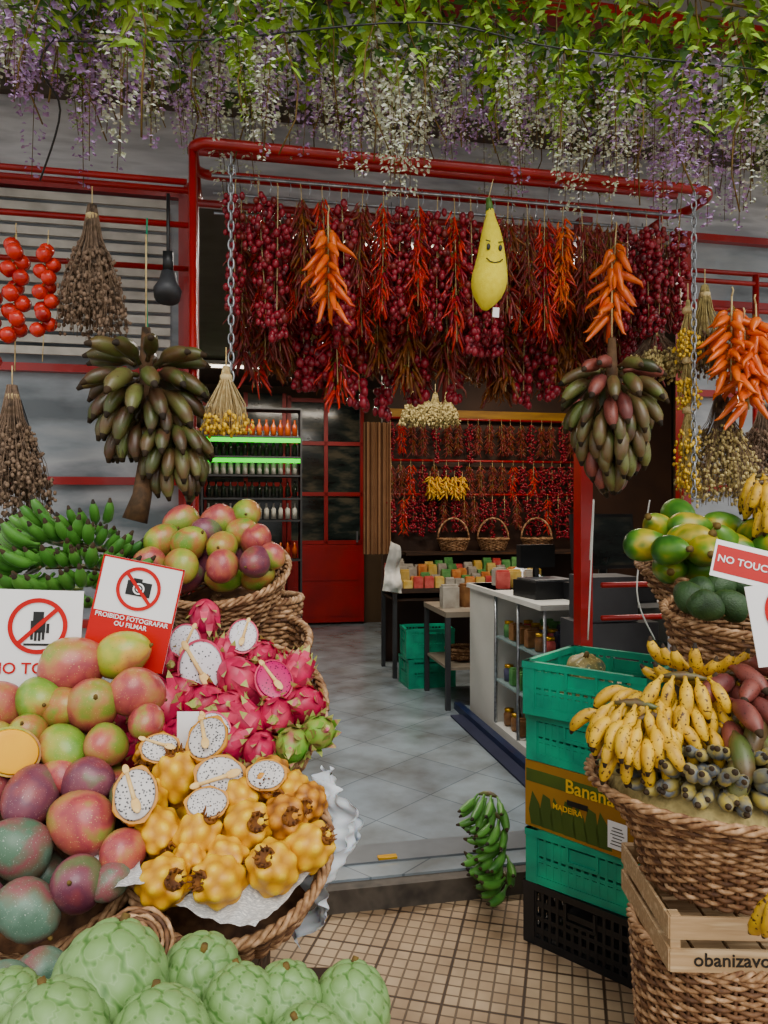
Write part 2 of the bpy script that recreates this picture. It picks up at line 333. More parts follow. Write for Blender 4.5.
# ---------------------------------------------------------------- chillies
def chilli(b,p,d,L,r,mi=0,curl=.2,n=5,sm=1):
    p=Vector(p); d=Vector(d).normalized(); s=Vector((R()-.5,R()-.5,R()-.5)).normalized()*curl*L
    pts=[p-d*L*.18,p,p+d*L*.12,p+d*L*.45+s*.5,p+d*L*.8+s,p+d*L+s*.7]
    b.tube(pts[:2],[.0014,.0018],3,sm)
    b.tube(pts[1:],[r*.5,r,r*.9,r*.5,.0008],n,mi)
def ristra(kind,seed):
    random.seed(seed); b=MB(); L=U(.42,.55)
    if kind=='cherry':
        for i in range(95):
            z=-.05-L*R(); a=U(0,2*pi); rr=U(.015,.05)*(1 if z>-L*.8 else .7)
            p=(rr*math.cos(a),rr*math.sin(a),z); q=U(.010,.017)
            b.ell(p,(q,q*U(.8,1),q*U(.9,1.4)),6,5,0 if R()<.85 else 2)
    elif kind=='big':
        for i in range(12):
            z=-.04-.027*i; a=i*2.4; rr=.022
            b.ell((rr*math.cos(a),rr*math.sin(a),z),(.027,.027,.026),10,7,0,fn=lambda d:1+.10*math.cos(4*math.atan2(d.y,d.x)))
            b.tube([(rr*math.cos(a)*.9,rr*math.sin(a)*.9,z+.02),(0,0,z+.035)],.002,3,1)
    elif kind=='orange':
        L=.27
        for i in range(32):
            z=-.04-L*(i/32)*.8; a=i*2.4+U(-.3,.3); sp=U(.4,1.3)
            chilli(b,(.012*math.cos(a),.012*math.sin(a),z),(math.cos(a)*sp,math.sin(a)*sp,-1),U(.065,.10),U(.009,.013),0,.25,7)
    else:
        for i in range(110):
            z=-.04-L*.88*R(); a=U(0,2*pi); sp=U(.15,.9)
            chilli(b,(.02*math.cos(a),.02*math.sin(a),z),(math.cos(a)*sp,math.sin(a)*sp,-1),U(.05,.085),U(.004,.007),0 if R()<.8 else 2,.25)
    c=MB(); c.tube([(0,0,0),(.002,0,-L)],.0022,4)
    c.tube([(0,0,.0),(.004,0,.02),(0,0,.03)],.002,4)
    return L,b,c
kinds={'cherry':(CHD,CHX,'string of small round dark red peppers'),'long':(CHR,CHD,'string of thin bright red chillies'),'dry':(CHX,CHB,'string of dried maroon chillies'),
 'brown':(CHB,CHX,'string of withered brown chillies'),'orange':(CHO,CHR,'bunch of glossy orange chillies'),'big':(CHR,CHR,'string of shiny red bell peppers'),'yellow':(CHY,CHO,'bunch of small yellow chillies'),'ored':(CHO,CHR,'string of thin orange red chillies')}
RT={}
for k,(m1,m2,l) in kinds.items():
    RT[k]=[]
    for sd in range(3 if k in('cherry','long','dry') else 1):
        geo={'yellow':'orange','brown':'dry2','ored':'long2'}.get(k,k)
        L,b,c=ristra(geo,sd*11+len(k)); RT[k].append((b.mesh('peppers',[m1,CSTEM,m2]),c.mesh('cord',ROPE)))
random.seed(21)
def hang_ristra(k,loc,s=1,group=None,name='chilli_string'):
    pm,cm=random.choice(RT[k]); o=new(name,cm,X(loc,U(-3,3),U(-3,3),U(0,360),s),label=kinds[k][2]+' hanging from a cord',cat='chillies',group=group)
    new('peppers',pm,None,o,kind='stuff'); return o
G1='chilli strings on the rack over the doorway'
for row,(t,z) in enumerate(rods+[(-.06,2.66)]):
    s=-.60+row*.02
    while s<1.13:
        f=(s+.6)/1.73
        if f<.18: ch=['cherry','cherry','long','dry']
        elif f<.27: ch=['dry','long','cherry']
        elif f<.40: ch=['long','long','ored','cherry']
        elif f<.62: ch=['cherry','cherry','long','dry']
        elif f<.78: ch=['ored','long','dry','long']
        else: ch=['cherry','cherry','dry']
        if row>=2: ch=['dry','dry','brown','long','cherry','cherry']
        k=random.choice(ch); sc=U(.72,.98) if row<2 else U(1.08,1.28)
        hang_ristra(k,B(s,t,z-.02),(sc,sc,sc),G1)
        s+=U(.060,.08)
hang_ristra('orange',W(328,215,2.38),1.1,name='chilli_bunch'); hang_ristra('orange',W(616,232,2.62),1.2,name='chilli_bunch')
for u,v,s in [(732,296,(1.5,1.4,1.1)),(756,304,(1.5,1.4,1.15)),(744,318,(1.6,1.4,1.2))]: hang_ristra('orange',W(u,v,2.6),s,name='chilli_bunch')
for u,v,s in [(16,232,.95),(-12,262,.9),(48,238,.85)]: hang_ristra('big',W(u,v,2.3),s,'red pepper strings on the side rail',name='pepper_string')
hang_ristra('dry',W(284,585,2.42),.42,name='chilli_string')
# ---------------------------------------------------------------- plush banana
pl=new('plush_banana',None,X(W(489,263,2.40),0,3,8,1.05),label='yellow plush banana toy with face hanging among chillies',cat='plush toy')
b=MB(); pts=[];rd=[]
for i in range(15):
    f=i/14; pts.append((.012*math.sin(f*pi*1.0)-.006,0,.165-.31*f)); rd.append([.012,.015,.022,.029,.034,.038,.042,.046,.050,.054,.056,.053,.045,.030,.010][i])
b.tube(pts,rd,16); new('body',b.mesh('pb',PLUSH),None,pl)
b=MB(); b.tube([(-.006,0,.16),(-.008,0,.18),(-.012,0,.2)],[.013,.011,.008],8); new('stem',b.mesh('ps',LEAFD),None,pl)
for x in(-.015,.022):
    b=MB(); b.ell((x,-.041,.035),(.006,.004,.010)); new('eye',b.mesh('eye',SIGNK),None,pl)
b=MB(); b.tube([(-.022,-.047,-.002),(-.01,-.050,-.012),(.004,-.051,-.015),(.02,-.050,-.010),(.03,-.045,.0)],.0018,5); new('mouth',b.mesh('mouth',SIGNK),None,pl)
b=MB(); b.tube([(-.024,-.037,.056),(-.010,-.040,.052)],.0018,5);b.tube([(.016,-.040,.052),(.03,-.036,.056)],.0018,5); new('eyebrow',b.mesh('brow',SIGNK),None,pl)
b=MB(); b.box((.03,0,-.150),(.02,.002,.03)); new('tag',b.mesh('tag',SIGNW,False),None,pl)
b=MB(); b.tube([(-.012,0,.2),(0,0,.26)],.0015,4); new('cord',b.mesh('cord',ROPE),None,pl)
# ---------------------------------------------------------------- chains
def chain(p,L,label):
    b=MB(); n=int(L/.03)
    for i in range(n):
        z=-i*.03; pts=[]
        for j in range(10):
            a=2*pi*j/10; x=.009*math.cos(a); zz=.020*math.sin(a)
            pts.append((x,0,z+zz) if i%2 else (0,x,z+zz))
        b.tube(pts,.0032,4,closed=True)
    return new('chain',b.mesh('chain',STEEL),Matrix.Translation(p),label=label,cat='chain')
chain(W(231,160,2.36),.72,'galvanised steel chain hanging from red rack')
chain(W(694,196,2.62),1.1,'long galvanised steel chain hanging from red rack')
# ---------------------------------------------------------------- dried bunches
def dried(name,loc,L,Rr,n,m1,m2,label,tips=3,ts=.006,s=1,tipf=.45):
    a=MB();c=MB()
    for i in range(n):
        an=U(0,2*pi); rr=Rr*math.sqrt(R()); LL=L*U(.75,1); x=rr*math.cos(an);y=rr*math.sin(an)
        p0=(x*.12,y*.12,0);p1=(x*.3,y*.3,-LL*.3);p2=(x*.85,y*.85,-LL*.7);p3=(x+U(-.01,.01),y,-LL)
        a.tube([p0,p1,p2,p3],[.0016,.0014,.001,.001],3)
        for k in range(tips):
            f=U(tipf,1.0); q=Vector(p1).lerp(Vector(p3),f)+Vector((U(-.018,.018),U(-.018,.018),U(-.01,.01)))
            c.ell(q,(ts*U(.7,1.2),ts,ts*U(.8,1.6)),5,4)
    o=new(name,a.mesh('stems',m1),X(loc,0,0,U(0,90),s),label=label,cat='dried flowers')
    new('flower_heads',c.mesh('heads',m2),None,o,kind='stuff')
    t=MB(); t.lathe([(.012,-.05),(.02,-.045),(.02,-.03),(.012,-.025)],10); t.tube([(0,0,-.03),(0,0,.06)],.002,4); new('tie',t.mesh('tie',ROPE),None,o)
    return o
dried('dried_flower_bunch',W(226,366,2.36),.22,.075,240,ROPE,YELF,'straw coloured dried bunch with yellow flowers on chain',1,.006,tipf=.9)
dried('dried_flower_bunch',W(92,205,2.35),.42,.11,150,DRYG,DRYG,'grey brown dried herb bunch hanging upside down',10,.006,tipf=.15)
dried('dried_flower_bunch',W(12,385,2.3),.42,.12,150,DRYG,DRYG,'grey brown dried herb bunch hanging upside down',10,.006,tipf=.15)
dried('dried_flower_bunch',W(705,285,2.75),.36,.10,110,STRAW,DRYG,'pale straw dried grass bunch on the rail',5,.006)
dried('dried_flower_bunch',W(722,395,2.75),.42,.17,150,DRYG,STRAW,'grey brown dried twig bunch beside the fruit',8,.006,tipf=.1)
dried('dried_flower_bunch',W(765,405,2.9),.35,.15,120,DRYG,DRYG,'grey brown dried twig bunch beside the fruit',8,.006,tipf=.1)
dried('dried_flower_bunch',W(655,325,2.85),.22,.13,110,DRYG,STRAW,'grey brown dried herb bunch hanging upside down',8,.006)
for v in (300,350,400,435): dried('dried_flower_bunch',W(688,v,2.66),.22,.04,50,STRAW,YELF,'straw stems with yellow flower heads on chain',3,.006)
for s in (-.45,-.3,-.15,0,.15,.3,.45,.6): dried('dried_flower_bunch',B(s+U(-.03,.03),.05,2.36),.26,.11,50,STRAW,CHB,'tan dried flower bunch hanging behind chilli strings',6,.007)
# ---------------------------------------------------------------- vines
def vine(seed,fm):
    random.seed(seed); a=MB();l=MB();f=MB()
    L=U(.5,.62); pts=[(.0,.0,.16)]+[(.03*math.sin(i*1.3+seed),.03*math.cos(i+seed),-L*i/6) for i in range(7)]
    a.tube(pts,.0025,4)
    for i in range(66):
        z=.06-R()**1.2*.42; an=U(0,2*pi); rr=U(.0,.10)
        l.leaf((rr*math.cos(an)*.6,rr*math.sin(an)*.6,z),(math.cos(an),math.sin(an),U(-.9,.3)),U(.038,.06),U(.012,.020),0 if R()<.76 else 1,.3)
    for k in range(4):
        x=U(-.08,.08);y=U(-.08,.08); z0=-U(.12,.38); LL=U(.22,.36); a.tube([(x*.3,y*.3,z0+.06),(x,y,z0),(x,y,z0-LL)],.0014,3)
        for i in range(70):
            q=R(); rr=.034*(1-q)**.6+.005; an=U(0,2*pi); p=Vector((x+rr*math.cos(an),y+rr*math.sin(an),z0-LL*q)); w=U(.0075,.012)*(1-q*.4)
            d=Vector((math.cos(an),math.sin(an),U(-1,.5))); f.leaf(p,d,w*1.8,w,0 if (k%2==0 or R()<.15) else 1,.2)
    return a.mesh('vs',STEM),l.mesh('vl',[LEAF,LEAFD],False),f.mesh('vf',fm,False)
VT=[vine(1,[FLW,FLP]),vine(2,[FLW,FLP]),vine(3,[FLP,FLP]),vine(4,[FLW,LEAF]),vine(5,[FLW,FLP]),vine(6,[FLW,FLW])]
random.seed(5)
vrows=[(-1.0,3.07),(-.75,3.21),(-.5,3.34),(-.36,3.42),(-.22,3.45)]
for row,(t,z) in enumerate(vrows):
    s=-1.85
    while s<2.3:
        a_,l_,f_=random.choice((VT+[VT[4]]) if s>-1.0 else VT+[VT[2]]*4)
        sc=U(.82,1.08)
        o=new('wisteria_spray',a_,X(B(s,t,z+U(-.05,.05)),U(-6,6),U(-6,6),U(0,360),sc),label='artificial wisteria spray with green leaves and pale mauve blossoms',cat='artificial vine',group='wisteria sprays under the canopy')
        new('leaves',l_,None,o,kind='stuff'); new('blossoms',f_,None,o,kind='stuff')
        s+=U(.15,.23)
for row,(t,z) in enumerate(vrows):
    b=MB(); pts=[(-2.6+i*.2,0,.02*math.sin(i*1.7)) for i in range(29)]; b.tube(pts,.004,5)
    new('garland_wire',b.mesh('gw',STEM),BF@Matrix.Translation((0,t,z+.03)),label='thin dark wire carrying the artificial vines',cat='wire')
def cable(pts,label='thin black electric cable',m=BLACK,r=.004,cat='cable'):
    b=MB(); P=[]; 
    V=[Vector(p) for p in pts]; o=V[0]
    for i in range(len(V)-1):
        a=V[max(0,i-1)];p=V[i];q=V[i+1];c=V[min(len(V)-1,i+2)]
        for k in range(6):
            t=k/6; P.append(.5*((2*p)+(q-a)*t+(2*a-5*p+4*q-c)*t*t+(3*p-a-3*q+c)*t**3)-o)
    P.append(V[-1]-o); b.tube(P,r,6); return new('cable',b.mesh('cable',m),Matrix.Translation(o),label=label,cat=cat)
cable([W(0,40,2.0),W(200,40,2.0),W(420,22,2.0),W(560,48,2.1),W(768,70,2.2)],r=.0025)
cable([W(40,180,2.2),W(60,110,2.1),W(40,60,2.0),W(85,5,2.0)],r=.003)
cable([W(20,400,2.6),W(35,450,2.6),W(45,500,2.6),W(60,520,2.6)])
cable([W(590,560,2.95),W(594,500,2.95),W(588,640,2.9)],'thin white electric cable beside the post',WHITE,.003)
cable([W(650,500,2.95),W(637,590,2.95),W(655,640,2.9)],'thin white electric cable beside the post',WHITE,.003)
cable([W(147,218,2.4),W(146,280,2.4),W(148,345,2.4)],'green string holding the banana bunch',mat('green_string',['#1c7c5c','#249070'],rough=.8),.003,'string')
sp=new('spotlight',None,X(W(168,280,2.4),0,0,10),label='black small spotlight hanging from the rail',cat='lamp')
b=MB(); b.lathe([(.0,-.05),(.04,-.05),(.045,-.02),(.03,.01),(.022,.05),(.0,.055)],16); new('lamp_shade',b.mesh('sh',DGREY),X((0,-.01,-.02),-20),sp)
b=MB(); b.tube([(0,0,.02),(0,0,.28)],.006,6); b.box((0,0,.06),(.03,.03,.06)); new('bracket',b.mesh('br',BLACK),None,sp)
# ---------------------------------------------------------------- bananas
def banana_mesh(L,r,bend,mats,n=8):
    b=MB(); pts=[];rd=[]; K=11; x=z=0; a=-bend*.25; ds=L/(K-1)
    prof=[.32,.30,.45,.85,1,1.03,1,.95,.8,.45,.22]
    for i in range(K):
        pts.append((x,0,z)); rd.append(r*prof[i]); x+=ds*math.cos(a); z+=ds*math.sin(a); a+=bend/(K-1)*1.2
    b.tube(pts,rd,n,0,mtip=1); return b.mesh('banana',mats)
BM={'red':banana_mesh(.16,.0235,.8,[BRED,BTIP]),'ripe':banana_mesh(.15,.024,.6,[BREDR,BTIP]),'oliv':banana_mesh(.16,.0235,.7,[BOLIV,BTIP]),
'green':banana_mesh(.14,.0165,.9,[BGREEN,BTIP]),'yel':banana_mesh(.115,.0155,1.35,[BYEL,BTIP]),'gry':banana_mesh(.080,.0140,.5,[BGRY,BTIP])}
def hand(kind,M,n,spread,label,name='banana_hand',rows=2,r=.028,group=None,lift=.03):
    b=MB(); w=r*n*.36
    b.tube([(-.006,-w,0),(-.012,-w*.5,.003),(-.014,0,.004),(-.012,w*.5,.003),(-.006,w,0)],[.004,.009,.012,.009,.004],7)
    o=new(name,b.mesh('crown',BOLIV),M,label=label,cat='bananas',group=group)
    for k in range(rows):
        for i in range(n):
            f=(i/(n-1)-.5)*2 if n>1 else 0
            new('banana',BM[kind],X((-.004*k,f*w,(k-.5)*lift),U(-8,8),-k*22+U(-8,8)+4,f*spread+U(-6,6),U(.86,1.08)),o)
    return o
STK=mat('stalk',['#3c2c1c','#5c4430','#2c2014'],scale=20,rough=.8)
def big_bunch(M,kinds_,tiers,label,stalk_pts,stalk_r,rot=0):
    b=MB(); b.tube(stalk_pts,stalk_r,10)
    o=new('banana_bunch',b.mesh('stalk',STK),M,label=label,cat='bananas')
    b=MB(); p=Vector(stalk_pts[0]); b.tube([p,p+Vector((0,0,.3))],.003,5); new('rope',b.mesh('rope',ROPE),None,o)
    for ti,(cx,z,per,rr,pitch,a0,a1,sc) in enumerate(tiers):
        for i in range(per):
            a=a0+(a1-a0)*i/per+ti*17+U(-5,5) if a1-a0>=350 else a0+(a1-a0)*(i+.5)/per+U(-4,4)
            q=math.radians(a)
            m=X((cx+rr*math.cos(q),rr*math.sin(q),z+U(-.008,.008)),0,0,a)@X((0,0,0),0,pitch+U(-7,7),0)@X((0,0,0),180+U(-20,20),0,U(-6,6),sc*U(.92,1.08))
            new('banana',BM[random.choice(kinds_)],m,o)
    return o
random.seed(12)
tl=[(0,.00,11,.04,-22,0,360,1.08),(0,-.04,12,.05,8,0,360,1.12),(0,-.08,12,.055,28,0,360,1.08),(0,-.12,12,.06,45,0,360,1.0),(.0,-.18,9,.04,58,0,360,.95),
    (.08,-.20,8,.03,30,-150,60,.95),(.09,-.25,8,.03,48,-150,60,.95),(.09,-.30,6,.03,62,-150,60,.9),(-.03,-.2,4,.03,55,150,260,.9)]
big_bunch(X(W(146,365,2.38),0,0,0),['red','red','oliv','red'],tl,'large hanging bunch of dark maroon green bananas with cut stalk',[(0,0,.12),(0,0,0),(.01,0,-.25),(0,-.04,-.42),(-.02,-.05,-.50)],[.014,.022,.024,.030,.040])
tr=[(0,.03,10,.04,0,0,360,.95),(0,-.01,12,.06,25,0,360,1),(0,-.06,12,.065,45,0,360,1),(0,-.11,12,.07,60,0,360,1.0),(0,-.16,12,.065,68,0,360,1.0),(0,-.21,9,.05,72,0,360,1.0),(0,-.26,7,.035,80,0,360,.95)]
big_bunch(X(W(612,378,2.60),0,0,30),['red','oliv','oliv','oliv','ripe'],tr,'large hanging bunch of maroon and green bananas',[(0,0,.14),(0,0,0),(.0,0,-.25),(0,0,-.32)],[.014,.022,.022,.02])
for i,(u,v,d,rz,ry) in enumerate([(38,552,2.0,-150,5),(70,545,2.1,-110,5),(98,550,2.15,-60,5),(30,572,1.92,-130,12),(66,568,1.95,-90,12),(100,570,2.0,-60,12),(50,534,2.25,-140,0),(85,530,2.25,-80,0),(118,562,2.15,-20,5),(20,590,1.85,-110,15),(60,592,1.88,-80,15)]):
    hand('green',X(W(u,v,d),U(-15,15),ry,rz+U(-12,12),.92),6,26,'hand of unripe green bananas on the stall',group='green bananas on the stall')
# ---------------------------------------------------------------- fruits templates
def mango():
    b=MB()
    def fn(d):
        k=1+.06*d.x*d.y-.05*d.x*d.z
        v=Vector((d.x*.060*(1-.10*d.x),d.y*.047*(1-.08*d.x),d.z*.050*(1+.06*d.x)))*k
        if d.x>.6: v.z-=(d.x-.6)*.02
        return v
    b.ell((0,0,0),1,20,14,0,fn); return b
mb=mango(); MM=[mb.mesh('mango',m) for m in MG]
b=MB(); b.tube([(-.062,0,0),(-.068,0,.002),(-.072,0,.003)],[.005,.004,.003],6); MST=b.mesh('stem',STEM)
def put_mango(p,s=1,c=0,group=None,label=None):
    o=new('mango',MM[c],X(p,U(-40,40),U(-40,40),U(0,360),s),label=label or ['red and green speckled ripe mango','green yellow speckled mango','purple red speckled mango','yellow green ripe mango','bluish green waxy mango'][c]+' in a pile',cat='mango',group=group)
    new('stem',MST,None,o); return o
def fib(n):
    out=[]
    for i in range(n):
        z=1-2*(i+.5)/n; r=math.sqrt(1-z*z); a=i*2.39996; out.append(Vector((r*math.cos(a),r*math.sin(a),z)))
    return out
def dragon(m1):
    b=MB(); b.ell((0,0,0),(.040,.040,.050),16,12)
    c=MB()
    for p in fib(26):
        if p.z<-.9: continue
        base=Vector((p.x*.040,p.y*.040,p.z*.050)); out=Vector((p.x,p.y,p.z*.6)).normalized(); upv=(Vector((0,0,1))-out*out.z); 
        if upv.length<.1: upv=Vector((1,0,0))
        upv.normalize(); sd=out.cross(upv); w=.011
        q1=base+upv*.015+out*.005; q2=base+upv*.030+out*U(.010,.018)
        c.add([base-sd*w-upv*.006-out*.002,base+sd*w-upv*.006-out*.002,q1+sd*w*.7,q1-sd*w*.7],[(0,1,2,3)],0)
        c.add([q1-sd*w*.7,q1+sd*w*.7,q2],[(0,1,2)],1)
    c.tube([(0,0,.048),(0,0,.06)],[.012,.008],7,1)
    return b.mesh('df',m1),c.mesh('ds',[m1,DRAGG],False)
random.seed(3)
DR=[dragon(DRAG),dragon(DRAGN)]
def face_cam(p,spread=25,up=20):
    d=(Vector((0,0,CZ))-Vector(p)).normalized(); d=Vector((d.x,d.y,d.z+math.radians(up))).normalized()
    d=(d+Vector((U(-1,1),U(-1,1),U(-1,1)))*math.radians(spread)).normalized()
    return d.to_track_quat('Z','Y').to_euler()
def put_dragon(p,s=1,c=0,group=None):
    e=face_cam(p,45,10) if R()<.6 else Euler((U(0,6),U(0,6),U(0,6)))
    o=new('dragon_fruit',DR[c][0],Matrix.LocRotScale(Vector(p),e,Vector((s,s,s))),label=['bright pink scaly dragon fruit in a basket','green and pink scaly dragon fruit in a basket'][c],cat='dragon fruit',group=group)
    new('scales',DR[c][1],None,o); return o
FB=fib(24)
def pity(m):
    b=MB()
    def bump(d): m_=min((d-q).length for q in FB); return max(0,1-(m_/.48))**1.1
    def fn(d):
        k=.88+.22*bump(d)
        if d.z>.85: k-=.18*(d.z-.85)/.15
        return k
    b.ell((0,0,0),(.041,.041,.053),44,28,0,fn,gf=bump)
    c=MB(); c.lathe([(.014,.038),(.017,.044),(.012,.047),(.009,.044),(.0,.042)],10)
    for i in range(9): a=i*.7; c.tube([(.011*math.cos(a),.011*math.sin(a),.044),(.015*math.cos(a),.015*math.sin(a),.057)],[.003,.001],4)
    return b.mesh('pit',m),c.mesh('be',PITB)
PT=[pity(PITY),pity(PITO)]
def put_pit(p,s=1,c=0,group=None):
    e=face_cam(p,60,-5)
    o=new('yellow_pitahaya',PT[c][0],Matrix.LocRotScale(Vector(p),e,Vector((s,s,s))),label=['knobbly bright yellow pitahaya in a wicker basket','overripe brownish yellow pitahaya in a wicker basket'][c],cat='pitahaya',group=group)
    new('blossom_end',PT[c][1],None,o); return o
def half(peel,flesh,rx=.038,rz=.047,knob=False):
    b=MB()
    def fn(d):
        k=1
        if knob: m_=min((d-q).length for q in FB); k=.96+.14*math.exp(-(m_/.30)**2)
        return Vector((d.x*rx*k,d.y*rz*k,min(d.z,0)*rx*k))
    b.ell((0,0,0),1,28,16,0,fn,gf=lambda d:.7)
    c=MB(); 
    def f2(d): return Vector((d.x*rx*.91,d.y*rz*.91,max(d.z,0)*.004+.0012))
    c.ell((0,0,0),1,24,8,0,f2); return b.mesh('peel',peel),c.mesh('flesh',flesh)
HF={'white':half(DRAG,FLESHW),'pink':half(DRAG,FLESHP),'yellow':half(PITO,FLESHY,.034,.044,True),'mango':half(MG[3],MORANGE,.05,.06)}
b=MB()
b.tube([(0,0,0),(0,.03,0),(0,.06,0)],[.0045,.004,.004],8); b.ell((0,-.012,0),(.009,.018,.002),10,6); b.ell((0,.068,0),(.007,.012,.002),10,6)
SPN=b.mesh('spoon',mat('spoon_wood',['#e8cc9c','#dcb880'],scale=40,rough=.7))
def put_half(k,p,s=1,spoon=True,group=None,roll=0):
    e=face_cam(p,18,18); M=Matrix.LocRotScale(Vector(p),e,Vector((s,s,s)))@X((0,0,0),0,0,roll)
    o=new('halved_fruit',HF[k][0],M,label={'white':'halved dragon fruit with white seeded flesh','pink':'halved dragon fruit with magenta flesh','yellow':'halved yellow pitahaya with white seeded flesh','mango':'halved mango showing orange yellow flesh'}[k]+' for tasting',cat='cut fruit',group=group)
    new('flesh',HF[k][1],None,o)
    if spoon: new('wooden_spoon',SPN,M@X((.0,-.01,.012),-12,0,U(-50,50),.8),label='small flat wooden tasting spoon on cut fruit',cat='spoon',group='wooden tasting spoons')
FC=fib(70)
def cher():
    b=MB()
    def near(d): return sorted((d-q).length for q in FC)[:2]
    def fn(d):
        a,c=near(d); e=min(1,(c-a)/.16); k=.93+.07*e**.6+.010*(1-a/.15)
        return k*(1-.12*max(0,-d.z))
    b.ell((0,0,0),(.066,.066,.074),60,40,0,fn,gf=lambda d:min(1,(near(d)[1]-near(d)[0])/.12)); return b.mesh('cherimoya',CHER)
CM=cher()
b=MB(); b.tube([(0,0,.058),(0,0,.07),(.002,0,.078)],[.008,.006,.005],7); CST=b.mesh('cst',STEM)
# ---------------------------------------------------------------- baskets
def basket_mesh(Rt,Rb,H,rows=12,stakes=28,mi=0,flare=0):
    b=MB(); 
    def rad(f): return Rb+(Rt-Rb)*(f**(1+flare))
    for k in range(stakes):
        a=2*pi*k/stakes; b.tube([(rad(f)*math.cos(a),rad(f)*math.sin(a),H*f) for f in(0,.25,.5,.75,1)],.004,5,1)
    th=H/rows
    for i in range(rows):
        z=th*(i+.5); f=z/H; rr=rad(f); n=stakes*4
        pts=[]
        for j in range(n):
            a=2*pi*j/n; q=rr+.0055*math.cos(j/4*pi+(i%2)*pi)
            pts.append((q*math.cos(a),q*math.sin(a),z))
        b.tube(pts,th*.5,5,0 if R()<.75 else 1,closed=True)
    b.lathe([(0,.004),(Rb,.004),(Rb,.012),(0,.014)],24,1)
    c=MB()
    for ph in range(3):
        pts=[]; n=110
        for j in range(n):
            a=2*pi*j/n; tw=a*18+ph*2*pi/3; pts.append(((Rt+.007*math.cos(tw))*math.cos(a),(Rt+.007*math.cos(tw))*math.sin(a),H+.007*math.sin(tw)))
        c.tube(pts,.0055,5,closed=True)
    return b.mesh('weave',[WICK,WICKD]),c.mesh('rim',WICK)
def basket(center,tilt,Rt,Rb,H,label,rows=12,stakes=28,yaw=0,name='wicker_basket',flare=0):
    w,r=basket_mesh(Rt,Rb,H,rows,stakes,flare=flare)
    M=Matrix.Translation(center)@Matrix.Rotation(yaw,4,'Z')@Matrix.Rotation(tilt,4,'X')@Matrix.Translation((0,0,-H))
    o=new(name,w,M,label=label,cat='basket'); new('rim',r,None,o); return o,M@Matrix.Translation((0,0,H))
def fill(M,Rr,step,z,fn):
    y=-Rr; row=0
    while y<=Rr:
        x=-Rr+(row%2)*step/2
        while x<=Rr:
            if math.hypot(x,y)<=Rr: fn(M@Vector((x+U(-.006,.006),y+U(-.006,.006),z+U(-.004,.006))))
            x+=step
        y+=step*.87; row+=1
random.seed(31)
# B: big mango basket
def dB(v): return 1.6-(v-655)*(1.6-1.22)/255
tB=math.radians(40)
cB=W(18,800,1.40); nB=Vector((0,-math.sin(tB),math.cos(tB)))
ob,MBk=basket(cB-nB*.085,tB,.26,.19,.15,'large shallow wicker basket heaped with mangoes',rows=16,stakes=40)
GB='mangoes heaped in the large basket'
fill(MBk,.19,.098,.01,lambda p:put_mango(p,.88,random.choice([0,1,2,4]),GB))
ml=[(70,666,62,0),(121,655,50,3),(135,692,54,0),(92,706,58,0),(38,700,50,1),(62,748,52,1),(105,745,46,0),(32,795,62,2),(88,782,54,2),(83,823,66,0),(22,850,62,4),(78,884,60,2),(122,853,50,0),(25,908,64,4),(130,796,46,2),(2,706,50,0),(-15,790,56,2),(-14,745,50,1),(60,708,44,1),(146,722,40,0),(28,735,44,1),(-30,860,60,4),(60,775,40,0),(112,880,40,4),(-20,910,60,2)]
for u,v,px,c in ml:
    d=dB(v); put_mango(W(u,v,d),px*d/F/.108,c,GB)
d=dB(752); put_half('mango',W(12,752,d-.06),.9,False,roll=60)
# C: yellow pitahayas
def dC(v): return 1.5-(v-745)*.3/175
tC=math.radians(32); nC=Vector((0,-math.sin(tC),math.cos(tC))); cC=W(228,828,1.36)
ob,MCk=basket(cC-nC*.06,tC,.183,.14,.13,'shallow wicker basket lined with newspaper holding yellow pitahayas',rows=14,stakes=34)
GC='yellow pitahayas in the wicker basket'
fill(MCk,.13,.082,.0,lambda p:put_pit(p,.85,0,GC))
for u,v,px,c in [(164,882,56,0),(219,881,54,0),(273,868,56,0),(308,848,50,0),(160,832,48,0),(197,838,50,0),(247,826,54,0),(285,818,50,1),(308,802,42,1),(177,777,50,0),(270,778,46,1),(155,752,40,1),(240,796,42,0),(150,800,40,0),(228,856,40,0),(190,858,36,0),(290,790,40,0)]:
    d=dC(v); put_pit(W(u,v,d),px*d/F/.088,c,GC)
for u,v,px,ro in [(135,795,54,0),(220,776,50,80),(207,738,50,0),(207,803,42,90),(266,775,40,90),(160,748,38,90)]:
    d=dC(v)-(.075 if u<140 else .045); put_half('yellow',W(u,v,d),px*d/F/.085,u<230 and v!=803,roll=ro,group='halved pitahayas')
# D: dragon fruits
def dD(v): return 1.55+(765-v)*.35/145
tD=math.radians(35); nD=Vector((0,-math.sin(tD),math.cos(tD))); cD=W(230,690,1.73)
ob,MDk=basket(cD-nD*.07,tD,.218,.17,.14,'shallow wicker basket filled with pink dragon fruit',rows=15,stakes=36)
GD='dragon fruit in the wicker basket'
fill(MDk,.17,.088,.0,lambda p:put_dragon(p,.85,0,GD))
for u,v,px,c in [(240,680,46,0),(165,705,48,0),(245,722,42,0),(278,715,40,0),(305,705,40,0),(205,705,46,0),(130,750,40,0),(122,722,38,0),(260,750,38,0),(292,745,38,1),(318,733,36,1),(232,745,36,0),(205,618,34,0),(182,690,36,0),(228,708,36,0),(296,672,36,0),(150,735,40,0),(168,665,34,0),(225,655,34,0),(180,735,36,0),(262,655,30,0)]:
    d=dD(v); put_dragon(W(u,v,d),px*d/F/.088,c,GD)
